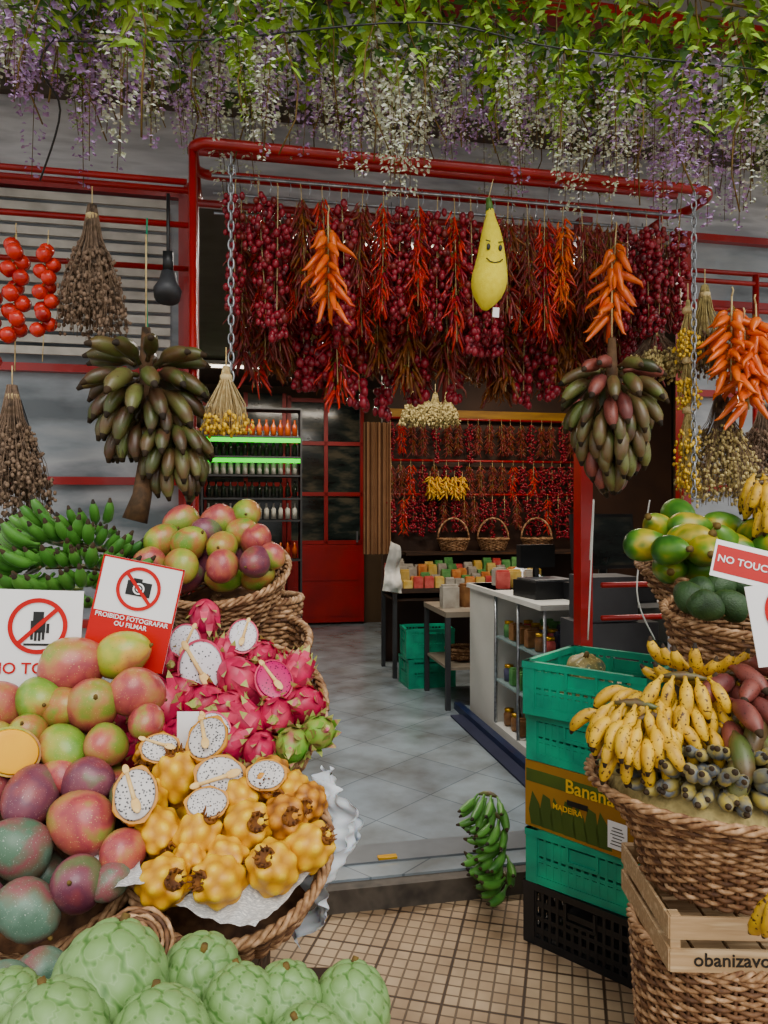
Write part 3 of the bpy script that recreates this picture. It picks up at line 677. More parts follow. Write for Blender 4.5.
for k,u,v,px,ro in [('white',201,668,52,0),('pink',274,680,44,0),('white',185,643,36,0),('white',243,636,34,0),('white',213,735,44,0)]:
    d=dD(v)-.05; put_half(k,W(u,v,d),px*d/F/.085,True,roll=ro,group='halved dragon fruits')
# E: upper mangoes
tE=math.radians(24); nE=Vector((0,-math.sin(tE),math.cos(tE))); cE=W(215,552,2.12)
ob,MEk=basket(cE-nE*.055,tE,.205,.15,.15,'wicker basket heaped with mangoes',rows=15,stakes=34)
GE='mangoes in the upper basket'
fill(MEk,.13,.10,.0,lambda p:put_mango(p,.9,random.choice([0,1,2]),GE))
for u,v,px,c in [(183,521,36,0),(220,521,38,0),(246,514,34,1),(160,542,36,1),(188,545,38,1),(222,547,36,1),(256,540,36,0),(182,566,38,1),(222,566,38,0),(256,562,36,2),(150,562,34,0),(240,533,32,1),(272,556,30,0),(205,532,32,2)]:
    d=2.0+(575-v)*.25/60; put_mango(W(u,v,d),px*d/F/.11,c,GE)
basket(W(258,598,2.25),0,.13,.11,.22,'small round wicker basket under the mangoes',rows=18)
basket(W(255,640,2.05),math.radians(20),.15,.12,.2,'dark wicker basket behind dragon fruit',rows=16)
# cherimoyas
random.seed(8)
for u,v,d,s in [(108,992,1.0,1.2),(200,982,1.08,.95),(240,1012,1.0,.8),(285,1010,1.03,.85),(350,1012,1.05,.88),(10,1008,.98,.7),(55,1045,.9,1.0),(160,1052,.92,1.0),(310,1052,.96,.8),(160,978,1.18,.7)]:
    o=new('cherimoya',CM,X(W(u,v,d),U(-25,25),U(-25,25),U(0,360),s),label='pale green scaly cherimoya on the stall',cat='cherimoya',group='cherimoyas at the stall edge'); new('stem',CST,None,o)
for u,v,d in [(8,992,1.03),(40,975,1.1)]: put_mango(W(u,v,d),.75,4,'dark green avocados',label='dark bluish green fruit on the stall')
bx('display_board',(-.68,1.0,.79),(1.30,.42,.03),DWOOD,label='dark wooden board carrying the cherimoyas',cat='board')
def coil(loc,r,rx,label):
    b=MB()
    for i in range(9):
        rr=r*(i+1)/9; n=40; pts=[(rr*math.cos(2*pi*j/n),rr*math.sin(2*pi*j/n),.012*math.cos(i*.2)+.004*math.cos(j*pi/2+i*pi)) for j in range(n)]
        b.tube(pts,r/17,5,i%2,closed=True)
    return new('wicker_tray',b.mesh('tray',[WICK,WICKD]),X(loc,rx),label=label,cat='wicker tray')
coil(W(130,950,1.17),.065,35,'small round woven wicker tray by the baskets')
b=MB()
for (x0,x1,y0,y1,z) in [(-1.7,-.10,.84,1.14,.77),(-1.7,-.22,1.14,1.50,.62),(-1.7,-.3,1.5,1.85,.78),(-1.7,-.36,1.85,2.35,.98)]:
    nx=int((x1-x0)/.1)
    for i in range(nx): b.box((x0+(x1-x0)*(i+.5)/nx,(y0+y1)/2,z-.012),((x1-x0)/nx-.006,y1-y0,.024))
    for i in range(5): b.box(((x0+x1)/2,y0+.012,z*(i+.5)/5),(x1-x0,.02,z/5-.012))
    for yy in (y0+.03,y1-.03): b.box((x1-.02,yy,z/2),(.04,.04,z-.02))
    for i in range(5): b.box((x1-.008,(y0+y1)/2,z*(i+.5)/5),(.014,y1-y0,z/5-.012))
new('display_stand',b.mesh('stand',DWOOD,False),None,label='dark wooden stepped stand under the fruit baskets',cat='stand')
def sheet(name,P,nu,nv,amp,m,label,cat,fr=14):
    b=MB(); vs=[];fs=[]
    nrm=(P[1]-P[0]).cross(P[3]-P[0]).normalized(); o=P[0]
    for j in range(nv+1):
        for i in range(nu+1):
            a=i/nu;c=j/nv; p=P[0]*(1-a)*(1-c)+P[1]*a*(1-c)+P[2]*a*c+P[3]*(1-a)*c
            p=p+nrm*amp*(noise.noise(p*fr)+.4*noise.noise(p*fr*2.6))
            vs.append(p-o)
    for j in range(nv):
        for i in range(nu): q=j*(nu+1)+i; fs.append((q,q+1,q+nu+2,q+nu+1))
    b.add(vs,fs); return new(name,b.mesh(name,m),Matrix.Translation(o),label=label,cat=cat)
sheet('newspaper_sheet',[W(165,905,1.25),W(255,930,1.21),W(325,860,1.33),W(250,840,1.42)],24,20,.02,PAPER,'crumpled newspaper sheet lining the basket rim','paper',20)
sheet('newspaper_sheet',[W(85,900,1.25),W(140,880,1.22),W(140,850,1.33),W(85,860,1.33)],14,10,.02,PAPER,'crumpled newspaper sheet lining the basket rim','paper',20)
sheet('plastic_bag',[W(300,950,1.42),W(322,905,1.36),W(364,812,1.44),W(318,765,1.56)],40,44,.06,BAG,'crumpled white plastic bag hanging beside the baskets','bag',18)
sheet('plastic_bag',[W(325,895,1.46),W(350,850,1.42),W(348,800,1.50),W(322,765,1.58)],34,36,.06,BAG,'crumpled white plastic bag hanging beside the baskets','bag',18)
bx('price_card',W(188,730,1.52),(.045,.002,.075),SIGNW,label='small white blank card among the fruit',cat='card')
# ---------------------------------------------------------------- signs
def ring(b,cx,cz,r,w,y,mi=0,n=40):
    vs=[];fs=[]
    for j in range(n):
        a=2*pi*j/n
        for rr in(r,r-w): vs.append((cx+rr*math.cos(a),y,cz+rr*math.sin(a)))
    for j in range(n): k=(j+1)%n; fs.append((2*j,2*k,2*k+1,2*j+1))
    b.add(vs,fs,mi)
def sign(M,w,h,icon,lines,band,label):
    b=MB(); b.box((0,.002,0),(w,.004,h)); o=new('prohibition_sign',b.mesh('board',SIGNW,False),M,label=label,cat='sign')
    r=w*(.27 if band else .34); cz=h*(.24 if band else .14)
    if band:
        b=MB(); b.box((0,-.0006,-h*.255),(w*.98,.001,h*.47)); new('red_panel',b.mesh('band',SIGNR,False),None,o)
        b=MB()
        for x in(-1,1): b.box((x*(w/2-.002),-.0005,0),(.004,.001,h))
        for x in(-1,1): b.box((0,-.0005,x*(h/2-.002)),(w,.001,.004))
        new('border',b.mesh('bd',SIGNR,False),None,o)
    b=MB()
    if icon=='camera':
        b.box((0,-.0012,cz),(r*1.1,.001,r*.66)); b.box((-r*.1,-.0012,cz+r*.38),(r*.4,.001,r*.16)); ring(b,0,cz,r*.26,r*.07,-.0024,1); ring(b,0,cz,r*.12,r*.119,-.0024,1)
    else:
        b.box((0,-.0012,cz-r*.02),(r*.5,.001,r*.42))
        for i in range(4): b.box((-r*.19+i*r*.127,-.0012,cz-r*.36),(r*.09,.001,r*(.34 if i in(1,2) else .26)))
        b.box((r*.33,-.0012,cz-r*.08),(r*.1,.001,r*.34),0)
        b.box((0,-.0012,cz+r*.34),(r*.36,.001,r*.34)); b.box((0,-.0012,cz-r*.66),(r*.9,.001,r*.08))
    new('camera_symbol' if icon=='camera' else 'hand_symbol',b.mesh('icon',[SIGNK,SIGNW],False),None,o)
    b=MB(); ring(b,0,cz,r,r*.16,-.003); b.box((0,-.003,0),(r*1.8,.0006,r*.15),0,Matrix.Translation((0,0,cz))@Matrix.Rotation(math.radians(45 if icon=='camera' else -45),4,'Y'))
    new('prohibition_symbol',b.mesh('ring',SIGNR,False),None,o)
    for t,sz,z,m in lines:
        new('lettering',text_mesh(t,sz,m),X((0,-.0022,z),90),o)
    return o
sign(X(W(133,614,1.64),-2,12,5),.180,.235,'camera',[('PROIBIDO FOTOGRAFAR\nOU FILMAR',.0142,-.020,SIGNW)],True,'white and red no photography sign standing above the fruit')
sign(X(W(37,640,1.60),-2,3,12),.178,.215,'hand',[('NO TOUCH',.034,-.062,SIGNR)],False,'white no touching sign with crossed hand symbol')
sign(X(W(800,622,1.55),-6,-8,-10),.19,.17,'hand',[('NO TOUCH',.024,-.06,SIGNR)],False,'white no touching sign beside the papayas')
o=new('small_sign',None,X(W(746,565,1.75),-15,14,-12),label='white and red TOUCH warning card on the papayas',cat='sign')
b=MB(); b.box((0,0,0),(.15,.004,.09)); new('board',b.mesh('bd',SIGNW,False),None,o)
b=MB(); b.box((0,-.0026,.0),(.14,.001,.065)); new('red_panel',b.mesh('bd',SIGNR,False),None,o)
new('lettering',text_mesh('NO TOUCH',.024,SIGNW),X((0,-.004,0),90),o)
# ---------------------------------------------------------------- crates
def crate(M,w,d,h,m,label,solid=False):
    b=MB(); t=.008
    b.box((0,0,.006),(w,d,.012))
    for sx,L,ax in [(-1,w,0),(1,w,0),(-1,d,1),(1,d,1)]:
        T=(Matrix.Translation((0,sx*(d/2-t/2),0)) if ax==0 else Matrix.Translation((sx*(w/2-t/2),0,0))@Matrix.Rotation(pi/2,4,'Z'))
        b.box((0,0,h-.012),(L+.012,t*2.4,.024),0,T); b.box((0,0,.014),(L,t*1.6,.028),0,T)
        for e in(-1,1): b.box((e*(L/2-.02),0,h/2),(.045,t*1.9,h),0,T)
        b.box((0,0,h*.45),(L,t*.8,.014),0,T)
        nb=int(L/.028)
        for i in range(nb):
            x=-L/2+L*(i+.5)/nb
            if abs(x)<.05: b.box((x,0,h*.3),(.012,t,h*.5),0,T)
            else: b.box((x,0,h/2),(.011,t,h-.02),0,T)
        for z in(.25,.68): b.box((0,0,h*z),(L,t*.7,h*.10 if not solid else h*.30),0,T)
        b.box((0,0,h*.58),(.11,t*2.2,.012),0,T)
        for e in(-1,1): b.box((e*.055,0,h*.72),(.010,t*2.2,h*.3),0,T)
    return new('plastic_crate',b.mesh('crate',m,False),M,label=label,cat='crate')
CR=Matrix.Translation((.80,2.67,0))@Matrix.Rotation(math.radians(-43),4,'Z')
crate(CR,.44,.38,.22,BLACKC,'black slatted plastic crate on the pavement')
crate(CR@X((0,0,.222),0,0,2),.43,.37,.19,GREENC,'green slatted plastic crate in the stack',True)
crate(CR@X((0,0,.655),0,0,-2),.42,.37,.17,GREENC,'green slatted plastic crate in the stack',True)
crate(CR@X((.0,0.0,.827),0,0,3),.44,.40,.19,GREENC,'green slatted plastic crate holding squash',True)
BOXM=CR@X((0,0,.414),0,0,-3)
bo=new('cardboard_box',None,BOXM,label='printed cardboard banana box between green crates',cat='box')
b=MB(); w,d,h=.43,.37,.238; t=.006
for c,s in [((0,-d/2,h/2),(w,t,h)),((0,d/2,h/2),(w,t,h)),((-w/2,0,h/2),(t,d,h)),((w/2,0,h/2),(t,d,h)),((0,0,.003),(w,d,t))]: b.box(c,s)
new('body',b.mesh('bb',CARD,False),None,bo)
OLV=mat('print_green',['#3c4c20','#4c5c28'],rough=.8); YPR=mat('print_yellow',['#e0bc58','#d0a848'],rough=.8)
b=MB()
for k in range(7):
    x=-.19+k*.045; b.add([(x,-d/2-.004,.01),(x+.05,-d/2-.004,.012),(x+.035,-d/2-.004,.09+.03*(k%2)),(x+.005,-d/2-.004,.13),(x-.01,-d/2-.004,.06)],[(0,1,2,3,4)])
b.box((0,-d/2-.0035,.185),(w*.98,.001,.045)); new('leaf_print',b.mesh('lp',OLV,False),None,bo)
new('lettering',text_mesh('Banana',.066,YPR),X((.045,-d/2-.0055,.182),90),bo)
new('lettering',text_mesh('MADEIRA',.028,YPR),X((-.04,-d/2-.0055,.10),90),bo)
b=MB(); b.box((.15,-d/2-.006,.07),(.07,.001,.09)); new('label_sticker',b.mesh('ls',SIGNW,False),None,bo)
b=MB()
for i in range(6): b.box((.15,-d/2-.0075,.04+i*.011),(.05-.008*(i%3),.0006,.003))
new('sticker_print',b.mesh('lsp',SIGNK,False),None,bo)
b=MB(); b.box((-.0,-d/2-.006,.128),(.08,.002,.018)); new('hand_hole',b.mesh('hh',SIGNK,False),None,bo)
b=MB(); b.ell((0,0,0),(.06,.06,.045),24,12,0,fn=lambda q:1+.05*math.cos(8*math.atan2(q.y,q.x)))
sq=b.mesh('sq',SQU); b=MB(); b.tube([(0,0,.04),(.004,0,.06)],[.010,.007],6); sqs=b.mesh('sqs',STEM)
for p,s in [((-.07,.06,.90),1.2),((.07,.0,.90),1.1),((-.02,-.08,.89),.95),((-.1,-.06,.89),.9),((-.08,.0,.97),1.2)]:
    o=new('squash',sq,CR@X(p,15,10,0,s),label='mottled green brown round squash in green crate',cat='squash',group='squashes in the green crate'); new('stem',sqs,None,o)
random.seed(4)
for p,ry,rz in [((.42,2.98,.40),55,-115),((.44,2.95,.33),60,-150),((.46,2.93,.26),35,-170),((.45,2.92,.19),40,-120),((.46,2.90,.12),20,-165)]:
    hand('green',X(p,0,ry,rz,1.0),4,30,'hand of green bananas leaning on the crates',group='green bananas by the crates')
# ---------------------------------------------------------------- right basket G
cG=Vector((.745,1.65,.955))
basket(cG,0,.278,.160,.215,'wide wicker basket filled with bananas',rows=22,stakes=46,flare=.9)
wc=new('wooden_crate',None,X((.765,1.645,.625),0,0,-2),label='pale wooden fruit crate with printed lettering between baskets',cat='crate')
b=MB(); w,d,h=.37,.33,.115
for e in(-1,1):
    for z in(.025,.09): b.box((0,e*d/2,z),(w,.006,.045)); b.box((e*w/2,0,z),(.006,d,.045))
for i in range(5): b.box((-w/2+w*(i+.5)/5,0,.003),(w/5-.008,d,.006))
for ex in(-1,1):
    for ey in(-1,1): b.box((ex*(w/2-.012),ey*(d/2-.012),h/2),(.02,.02,h))
new('slats',b.mesh('wcs',WOOD,False),None,wc)
new('lettering',text_mesh('obanizavony',.038,SIGNK),X((-.045,-d/2-.004,.027),90),wc)
basket((.75,1.66,.622),0,.185,.165,.32,'tall brown wicker basket under the banana basket',rows=32,stakes=38)
basket((.75,1.66,.30),0,.18,.165,.30,'tall brown wicker basket at the bottom of the stack',rows=24,stakes=34)
random.seed(44)
GY='yellow bananas in the basket'; LY='hand of small ripe yellow bananas in the basket'
for (u,v,dd,rz,rx,ry,n) in [(636,708,1.58,-120,180,48,5),(622,722,1.58,-160,180,25,5),(650,700,1.66,-150,180,8,5),(655,722,1.55,-85,180,55,4),
 (685,680,1.60,-110,180,45,5),(700,700,1.58,-80,180,60,5),(672,705,1.60,-130,180,35,5),(690,672,1.70,-160,0,0,4),(640,740,1.55,-110,180,25,4),(700,725,1.56,-100,180,50,4),(706,672,1.68,-60,0,8,3)]:
    hand('yel',X(W(u,v,dd),rx,ry,rz,.92),n,26,LY,group=GY,lift=.022)
for i in range(10):
    a=math.radians(-172+i*16); rr=.185
    hand('gry',X((cG.x+rr*math.cos(a),cG.y+rr*math.sin(a),1.005+.01*(i%2)),0,8,math.degrees(a)+U(-10,10)),4,22,'small hand of bluish grey overripe bananas along the rim',group='bluish bananas along the rim',lift=.024)
for i in range(7):
    a=math.radians(-160+i*18); rr=.13
    hand('gry',X((cG.x+rr*math.cos(a),cG.y+rr*math.sin(a),1.04),0,10,math.degrees(a)+U(-10,10)),4,22,'small hand of bluish grey overripe bananas along the rim',group='bluish bananas along the rim',lift=.024)
for u,v,dd,rz,ry,k in [(738,672,1.66,-60,5,'ripe'),(760,690,1.60,-130,10,'ripe'),(742,705,1.58,-70,15,'ripe'),(775,715,1.56,-140,25,'oliv'),(745,730,1.55,-80,35,'oliv'),(762,745,1.52,-95,40,'oliv'),(790,690,1.6,-90,30,'ripe')]:
    hand(k,X(W(u,v,dd),180,ry,rz,.92),3,16,'hand of dark red and olive bananas in the basket',group='red bananas in the basket',lift=.038,r=.042)
b=MB(); b.ell((0,0,0),(.235,.235,.10),24,10,0,fn=lambda d:Vector((d.x*.235,d.y*.235,max(d.z,-.4)*.09)))
new('straw_padding',b.mesh('pad',STRAW),Matrix.Translation((.745,1.65,.93)),label='straw padding under the bananas in the basket',cat='straw',kind='stuff')
# ---------------------------------------------------------------- right papayas etc
b=MB(); b.ell((0,0,0),1,20,16,0,fn=lambda d:Vector((d.x*.050*(1-.28*d.z),d.y*.050*(1-.28*d.z),d.z*.074))); PM=b.mesh('papaya',PAPA)
b=MB(); b.tube([(0,0,.069),(0,0,.084)],[.01,.012],7); PS=b.mesh('ps',STEM)
basket((1.13,2.42,1.365),math.radians(8),.285,.19,.15,'wicker basket heaped with papayas',rows=15,stakes=38)
random.seed(15)
for u,v,d,rx,rz in [(648,545,2.3,75,60),(672,550,2.2,95,20),(705,550,2.2,85,-10),(738,550,2.25,90,40),(690,527,2.35,80,80),(722,527,2.4,90,100),(756,535,2.3,80,-20),(658,528,2.4,60,-40),(705,568,2.3,90,30),(750,568,2.35,90,60),(670,568,2.3,90,-20),(690,540,2.25,60,30),(724,542,2.25,60,-30),(680,515,2.5,90,10),(772,550,2.2,80,0)]:
    o=new('papaya',PM,X(W(u,v,d),rx+U(-15,15),U(-20,20),rz,U(.9,1.05)),label='green and yellow papaya heaped in the basket',cat='papaya',group='papayas in the basket'); new('stem',PS,None,o)
basket((.99,2.03,1.27),math.radians(8),.21,.15,.21,'wicker basket holding dark green avocados',rows=18,stakes=34)
AM=remat(MM[0],AVO)
for u,v,d in [(690,598,1.98),(705,605,1.9),(732,606,1.92),(722,585,2.1),(760,600,2.0),(745,585,2.12),(700,590,2.1)]:
    o=new('avocado',AM,X(W(u,v,d),U(-40,40),U(-40,40),U(0,360),.8),label='dark green bumpy avocado in the basket',cat='avocado',group='avocados in the basket'); new('stem',MST,None,o)
for u,v,d,rz in [(776,485,2.3,-90),(782,505,2.25,-80),(775,478,2.4,-100)]:
    hand('yel',X(W(u,v,d),180,50,rz,1.1),6,22,'hand of ripe yellow bananas above papayas',group='yellow bananas above papayas')
b=MB()
for (x0,x1,y0,y1,z) in [(.88,1.7,1.9,2.25,1.05),(1.12,1.7,2.25,2.7,1.2)]:
    b.box(((x0+x1)/2,(y0+y1)/2,z-.012),(x1-x0,y1-y0,.024))
    for x in(x0+.02,x1-.02):
        for y in(y0+.02,y1-.02): b.box((x,y,z/2-.02),(.035,.035,z-.04))
    for i in range(6): b.box(((x0+x1)/2,y0+.01,z*(i+.5)/6),(x1-x0,.014,z/6-.03)); b.box((x0+.008,(y0+y1)/2,z*(i+.5)/6),(.014,y1-y0,z/6-.03))
new('display_stand',b.mesh('st2',DWOOD,False),None,label='dark wooden slatted stand carrying fruit baskets',cat='stand')
hand('yel',X(W(800,890,1.35),180,60,-100),4,20,'hand of ripe yellow bananas hanging by the basket',group='yellow bananas by the stack')
# ---------------------------------------------------------------- interior
bx('wall_partition',(2.35,4.1,1.6),(3.1,.08,3.0),mat('partition',['#2c1c14','#3c281c'],scale=3,rough=.7),BF,label='dark partition wall hung with chillies',cat='wall',**st)
b=MB(); b.box((0,0,.55),(.98,.05,1.0),0); 
for x in(-.47,0,.47): b.box((x,0,1.5),(.05,.06,2.9),0)
for z in(1.08,1.7,2.35,2.9): b.box((0,0,z),(.98,.06,.05),0)
b.box((0,.01,2.0),(.94,.01,1.8),1)
b.box((0,-.03,.32),(.84,.01,.38),0); b.box((0,-.03,.78),(.84,.01,.38),0)
b.box((.4,-.05,1.15),(.02,.04,.14),2)
new('door_1',b.mesh('door',[REDD,GLASSD,STEEL],False),BF@Matrix.Translation((.535,6.5,.08)),label='tall red door with dark glass panes',cat='door',kind='structure')
b=MB(); b.box((0,0,0),(2.0,.02,2.9),1)
for x in(-1,-.5,0,.5,.98): b.box((x,-.02,0),(.05,.05,2.9),0)
for z in(-1.4,-.5,.3,1.0): b.box((0,-.02,z),(2.0,.05,.05),0)
new('window_3',b.mesh('w3',[REDD,GLASSD],False),BF@Matrix.Translation((-.98,6.48,1.6)),label='red framed glass partition at the shop back',cat='window',kind='structure')
gs=new('bottle_shelf',None,BF@Matrix.Translation((-.42,5.6,.1)),label='dark shelf unit with green lit glass shelves',cat='shelf')
b=MB()
for z in(.4,.9,1.35,1.60,1.86,2.07,2.30,2.62): b.box((0,0,z),(1.1,.3,.02))
for x in(-.55,.55): b.box((x,0,1.3),(.02,.3,2.65))
new('body',b.mesh('gsb',DGREY,False),None,gs)
b=MB()
for z in(2.03,2.26): b.box((0,-.152,z),(1.08,.006,.05))
new('light_strip',b.mesh('gsl',mat('green_light',['#20d040'],emis=1.3),False),None,gs)
b=MB(); b.lathe([(0,0),(.028,0),(.028,.11),(.01,.14),(.01,.18),(0,.18)],10); BOT=[b.mesh('bottle',m) for m in (mat('bottle_dark',['#101810','#1c241c'],rough=.15),mat('bottle_white',['#d0d0c8','#c0c0b8'],rough=.3),mat('bottle_amber',['#8c3c14','#b06020'],rough=.2))]
for k,z in enumerate((.91,1.36,1.61,1.87,2.08,2.31)):
    for i in range(13):
        q=[2,1,0,1,0,2][k]
        new('bottle',BOT[q],BF@X((-.42-.48+i*.08,5.52,.1+z+.01)),label=['dark glass bottle','pale bottle','amber bottle'][q]+' standing on the shelf',cat='bottle',group='bottles on the green lit shelf')
b=MB(); b.box((0,0,0),(2.0,.04,.10)); new('wall_plank',b.mesh('plank',mat('golden_wood',['#7c5c20','#a07c30'],scale=4,rough=.6,stretch=(1,8,8)),False),BF@Matrix.Translation((1.85,4.02,2.5)),label='golden brown wooden plank along the chilli wall',cat='plank')
random.seed(66)
for z,tt in [(2.46,3.99),(2.05,3.97),(1.72,3.95)]:
    b=MB(); b.tube([(0,0,0),(2.1,0,0)],.012,6); new('hanging_rod',b.mesh('hr',RED),BF@Matrix.Translation((.82,tt,z)),label='red rod carrying chilli strings inside shop',cat='rod')
    s=.86
    while s<2.9:
        hang_ristra(random.choice(['cherry','dry','cherry','dry','long']),B(s,tt-.02,z-.015),(.95,.95,.72),'chilli strings on the inner wall'); s+=U(.09,.125)
for s in(1.22,1.30,1.38,1.46,1.54): hang_ristra(random.choice(['yellow','yellow','ored']),B(s,3.85,1.92),(.9,.9,.8),'yellow chilli bunches inside',name='chilli_bunch')
for s in(.66,.74,.82,.9): dried('dried_flower_bunch',B(s,2.2,2.42),.26,.11,70,STRAW,STRAW,'pale straw bunch hanging inside the shop',6,.008,tipf=.2)
b=MB(); vs=[];fs=[]
n=24
for j in range(2):
    for i in range(n+1): vs.append((i*.011-.14,.03*math.sin(i*1.3),-j*1.25+1.25))
for i in range(n): fs.append((i,i+1,i+n+2,i+n+1))
b.add(vs,fs); b.m=[i%2 for i in range(n)]
new('striped_cloth',b.mesh('cl',[mat('cloth_brown',['#5c4030','#6c4c38'],rough=.9),mat('cloth_tan',['#947458','#a08064'],rough=.9)]),BF@X((.72,3.9,1.15)),label='brown and tan striped cloth hanging by partition',cat='cloth')
sheet('apron',[B(.62,3.2,.88),B(.80,3.2,.85),B(.78,3.22,1.26),B(.70,3.22,1.30)],12,16,.07,WHITE,'white cloth apron hanging beside the table','cloth',10)
# counter
co=new('counter',None,BF@Matrix.Translation((1.05,.8,.1)),label='white shop counter with glass display shelves',cat='counter')
b=MB(); b.box((.5,1.05,.47),(1.0,.5,.94)); b.box((.5,.4,.04),(1.0,.8,.08)); b.box((.98,.4,.5),(.04,.8,.9)); b.box((.5,.66,.925),(1.04,1.32,.03)); new('body',b.mesh('cb',WHITE,False),None,co)
b=MB()
for z in(.36,.64): b.box((.48,.4,z),(.94,.78,.012))
new('shelf',b.mesh('sh',mat('glass_shelf',['#7c9090','#8c9c9c'],rough=.15),False),None,co)
for x,y in((.01,.01),(.01,.4),(.01,.79),(.97,.01)):
    b=MB(); b.tube([(x,y,.08),(x,y,.91)],.010,6); new('pole',b.mesh('pole',STEEL),None,co)
bx('trim_6',(1.0,1.5,.125),(.05,1.5,.05),mat('blue_kick',['#141c38','#1c2848'],rough=.4),BF,label='dark blue plinth strip along the counter',cat='plinth',**st)
bx('floor_mat',(.95,1.25,.108),(.12,1.6,.012),mat('mat_blue',['#181c34','#20243c'],rough=.8),BF,label='narrow dark blue floor mat beside the counter',cat='mat')
PK=[mat('pack%d'%i,[c,c2],scale=20,rough=.5) for i,(c,c2) in enumerate([('!b02824','!d06058'),('!c8a030','!d8c070'),('!3c8440','!70a860'),('!b8b4a8','!989084'),('!6c4424','!986c40'),('!c06828','!d89850'),('!34344c','!585878')])]
b=MB(); b.box((0,0,.05),(.08,.06,.1)); b.box((0,0,.105),(.075,.03,.012)); PKM=[b.mesh('packet',m,False) for m in PK]
b=MB(); b.lathe([(0,0),(.035,0),(.036,.07),(.028,.085),(.028,.088)],14,0); b.lathe([(0,.086),(.031,.086),(.031,.105),(0,.106)],14,1); JR=[b.mesh('jar',[m,BRASS]) for m in PK]
random.seed(77)
for z in(.19,.472,.752):
    for y in range(6):
        for x in range(3):
            k=random.choice([4,6,0,4,3,6,2]); M=BF@X((1.12+x*.13,.88+y*.125,z+.0),0,0,U(-10,10),.95)
            if R()<.5: new('packet',PKM[k],M,label='small coloured food packet on glass shelf',cat='packet',group='packets on the counter shelves')
            else: new('jar',JR[k],M,label='small preserve jar on glass shelf',cat='jar',group='jars on the counter shelves')
def register(M,label):
    rg=new('cash_register',None,M,label=label,cat='cash register')
    b=MB(); b.box((0,0,.05),(.40,.38,.10)); b.box((0,-.195,.05),(.34,.01,.07),1); new('drawer',b.mesh('rgd',[BLACK,DGREY],False),None,rg)
    b=MB(); b.box((0,.0,.34),(.42,.03,.32),0,Matrix.Rotation(-.1,4,'X')); b.box((0,-.018,.34),(.38,.004,.28),1,Matrix.Rotation(-.1,4,'X')); new('screen',b.mesh('rgs',[BLACK,GLASSD],False),None,rg)
    b=MB(); b.tube([(0,.04,.1),(0,.02,.25)],.025,8); new('stand',b.mesh('rgst',BLACK),None,rg)
register(BF@X((1.50,.95,1.04),0,0,8),'black cash register with screen on the counter')
sc=new('weighing_scale',None,BF@X((1.22,1.18,1.04),0,0,8),label='dark weighing scale on the counter',cat='scale')
b=MB(); b.box((0,0,.05),(.28,.26,.10)); b.box((0,.10,.24),(.24,.05,.14)); b.tube([(0,.10,.08),(0,.10,.2)],.02,8); new('body',b.mesh('scb',BLACK,False),None,sc)
b=MB(); b.box((0,-.01,.108),(.26,.22,.01)); new('pan',b.mesh('scp',STEEL,False),None,sc)
for i,(s,t,k) in enumerate([(1.15,1.7,0),(1.25,1.75,1),(1.35,1.7,3),(1.2,1.9,3),(1.33,1.95,5),(1.45,1.9,1)]):
    new('packet',PKM[k],BF@X((s,t,1.04),0,0,U(-20,20),1.1),label='small coloured food packet on the counter top',cat='packet',group='packets on the counter top')
bx('cardboard_box',(1.22,.46,1.12),(.26,.22,.22),DGREY,BF,label='dark box stacked behind the doorway post',cat='box')
bx('side_cabinet',(1.25,.46,.555),(.40,.26,.9),DGREY,BF,label='dark cabinet behind the doorway post',cat='cabinet')
def table(s0,s1,t0,t1,z,m,label,shelf=.3):
    b=MB(); b.box(((s1-s0)/2,(t1-t0)/2,z-.02),(s1-s0,t1-t0,.04)); 
    o=new('table',b.mesh('top',m,False),BF@Matrix.Translation((s0,t0,.1)),label=label,cat='table')
    b=MB(); b.box(((s1-s0)/2,(t1-t0)/2,shelf),(s1-s0-.04,t1-t0-.04,.02)); new('lower_shelf',b.mesh('ls',m,False),None,o)
    for x in(.02,s1-s0-.02):
        for y in(.02,t1-t0-.02):
            b=MB(); b.box((x,y,(z-.04)/2),(.035,.035,z-.04)); new('leg',b.mesh('leg',DGREY,False),None,o)
    return o
table(.90,1.45,2.2,2.85,.72,mat('table_grey',['#7c7468','#8c8478'],rough=.5),'grey low metal table with lower shelf')
table(.74,2.7,3.30,3.85,.78,DWOOD,'long dark display table along the chilli wall',.68)
basket(B(1.12,2.5,.50),0,.13,.11,.08,'small wicker tray on the lower table shelf',rows=8,stakes=20)
crate(BF@X((.98,3.06,.1),0,0,3),.40,.3,.24,GREENC,'green plastic crate under the display table',True); crate(BF@X((.98,3.06,.345),0,0,-3),.40,.3,.24,GREENC,'green plastic crate under the display table',True)
for i in range(4):
    for s_ in range(14):
        k=random.choice([0,1,2,2,3,3,5,2]); new('packet',PKM[k],BF@X((.79+s_*.095,3.36+i*.12,.88),0,0,U(-8,8),(1.0,1.0,U(.4,1.0)+.4*i)),label='bright coloured sweet packet on display table',cat='packet',group='packets on the display table')
def hbasket(loc,label):
    o,M=basket(loc,0,.15,.11,.11,label,rows=9,stakes=22)
    b=MB(); b.tube([(.15*math.cos(pi*i/12),0,.11+.2*math.sin(pi*i/12)) for i in range(13)],.009,6); new('handle',b.mesh('h',WICK),None,o)
bx('wall_shelf',(1.9,3.87,1.16),(1.9,.34,.03),DWOOD,BF,label='dark wooden shelf along the chilli wall',cat='shelf')
for s in(1.45,1.85,2.3): hbasket(B(s,3.85,1.29),'empty round wicker basket with arched handle on shelf')
sheet('tissue_paper',[B(1.2,1.75,1.06),B(1.5,1.75,1.06),B(1.45,1.9,1.16),B(1.2,1.95,1.14)],12,10,.05,BAG,'crumpled white plastic bags on the counter','bag',12)
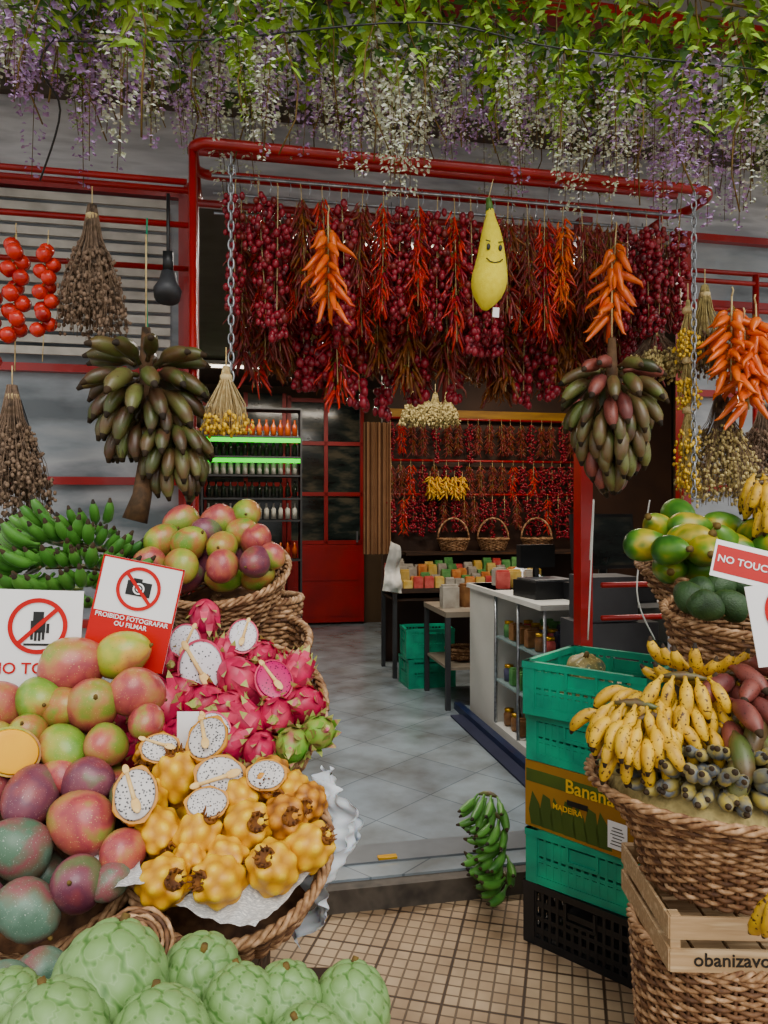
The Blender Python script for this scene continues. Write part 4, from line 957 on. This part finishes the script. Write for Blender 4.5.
new('packet',PKM[3],BF@X((1.0,2.45,.82),0,0,0,1.6),label='bag of pale dried fruit on the table',cat='packet')
new('packet',PKM[4],BF@X((1.16,2.5,.82),0,0,20,1.6),label='bag of brown dried fruit on the table',cat='packet')
bx('floor_latch',(.02,.03,.112),(.08,.03,.008),BRASS,BF,label='small brass latch plate on the threshold',cat='latch')
bx('notice',(2.08,.03,1.93),(.2,.01,.26),mat('notice_green',['#3c9048','#4ca058'],rough=.5),BF,label='green notice on the window glass',cat='notice')
bx('notice',(-2.2,.03,2.02),(.3,.01,.22),SIGNW,BF,label='white notice on the window glass',cat='notice')
# ---------------------------------------------------------------- lights
def tube_light(s,t,z,L,en,name='ceiling_lamp',col=(1,.93,.84)):
    o=new(name,None,BF@Matrix.Translation((s,t,z)),label='white fluorescent ceiling lamp inside the shop',cat='lamp')
    b=MB(); b.box((0,0,.02),(L,.1,.04)); new('housing',b.mesh('hs',WHITE,False),None,o)
    b=MB(); b.tube([(-L/2,0,-.015),(L/2,0,-.015)],.014,8); new('tube',b.mesh('tb',mat('tube_glow',['#fff4e4'],emis=4)),None,o)
    l=bpy.data.lights.new('lamp_light','AREA'); l.shape='RECTANGLE'; l.size=L; l.size_y=.1; l.energy=en; l.color=col
    lo=bpy.data.objects.new('lamp_light',l); COL.objects.link(lo); lo.parent=o; lo.location=(0,0,-.04)
tube_light(.3,1.2,3.1,1.2,55); tube_light(.3,4.6,3.1,1.2,38,col=(1,.87,.7)); tube_light(1.9,2.6,3.1,1.2,42,col=(1,.82,.64)); tube_light(-.6,5.0,3.1,1.0,18,col=(1,.87,.7))
w=bpy.data.worlds.new('world'); scene.world=w; w.use_nodes=True; n=w.node_tree
bg=n.nodes['Background']; tc=n.nodes.new('ShaderNodeTexCoord'); sx=n.nodes.new('ShaderNodeSeparateXYZ'); r=n.nodes.new('ShaderNodeValToRGB')
n.links.new(tc.outputs['Generated'],sx.inputs[0]); n.links.new(sx.outputs['Z'],r.inputs[0]); n.links.new(r.outputs[0],bg.inputs[0])
r.color_ramp.elements[0].color=(.52,.52,.51,1); r.color_ramp.elements[1].color=(1.0,.99,.97,1); bg.inputs[1].default_value=1.65
sl=bpy.data.lights.new('sun','SUN'); sl.energy=2.3; sl.angle=.8; sl.color=(1,.97,.92); so=bpy.data.objects.new('sun',sl); COL.objects.link(so)
so.rotation_euler=Euler((math.radians(46),0,math.radians(18)))
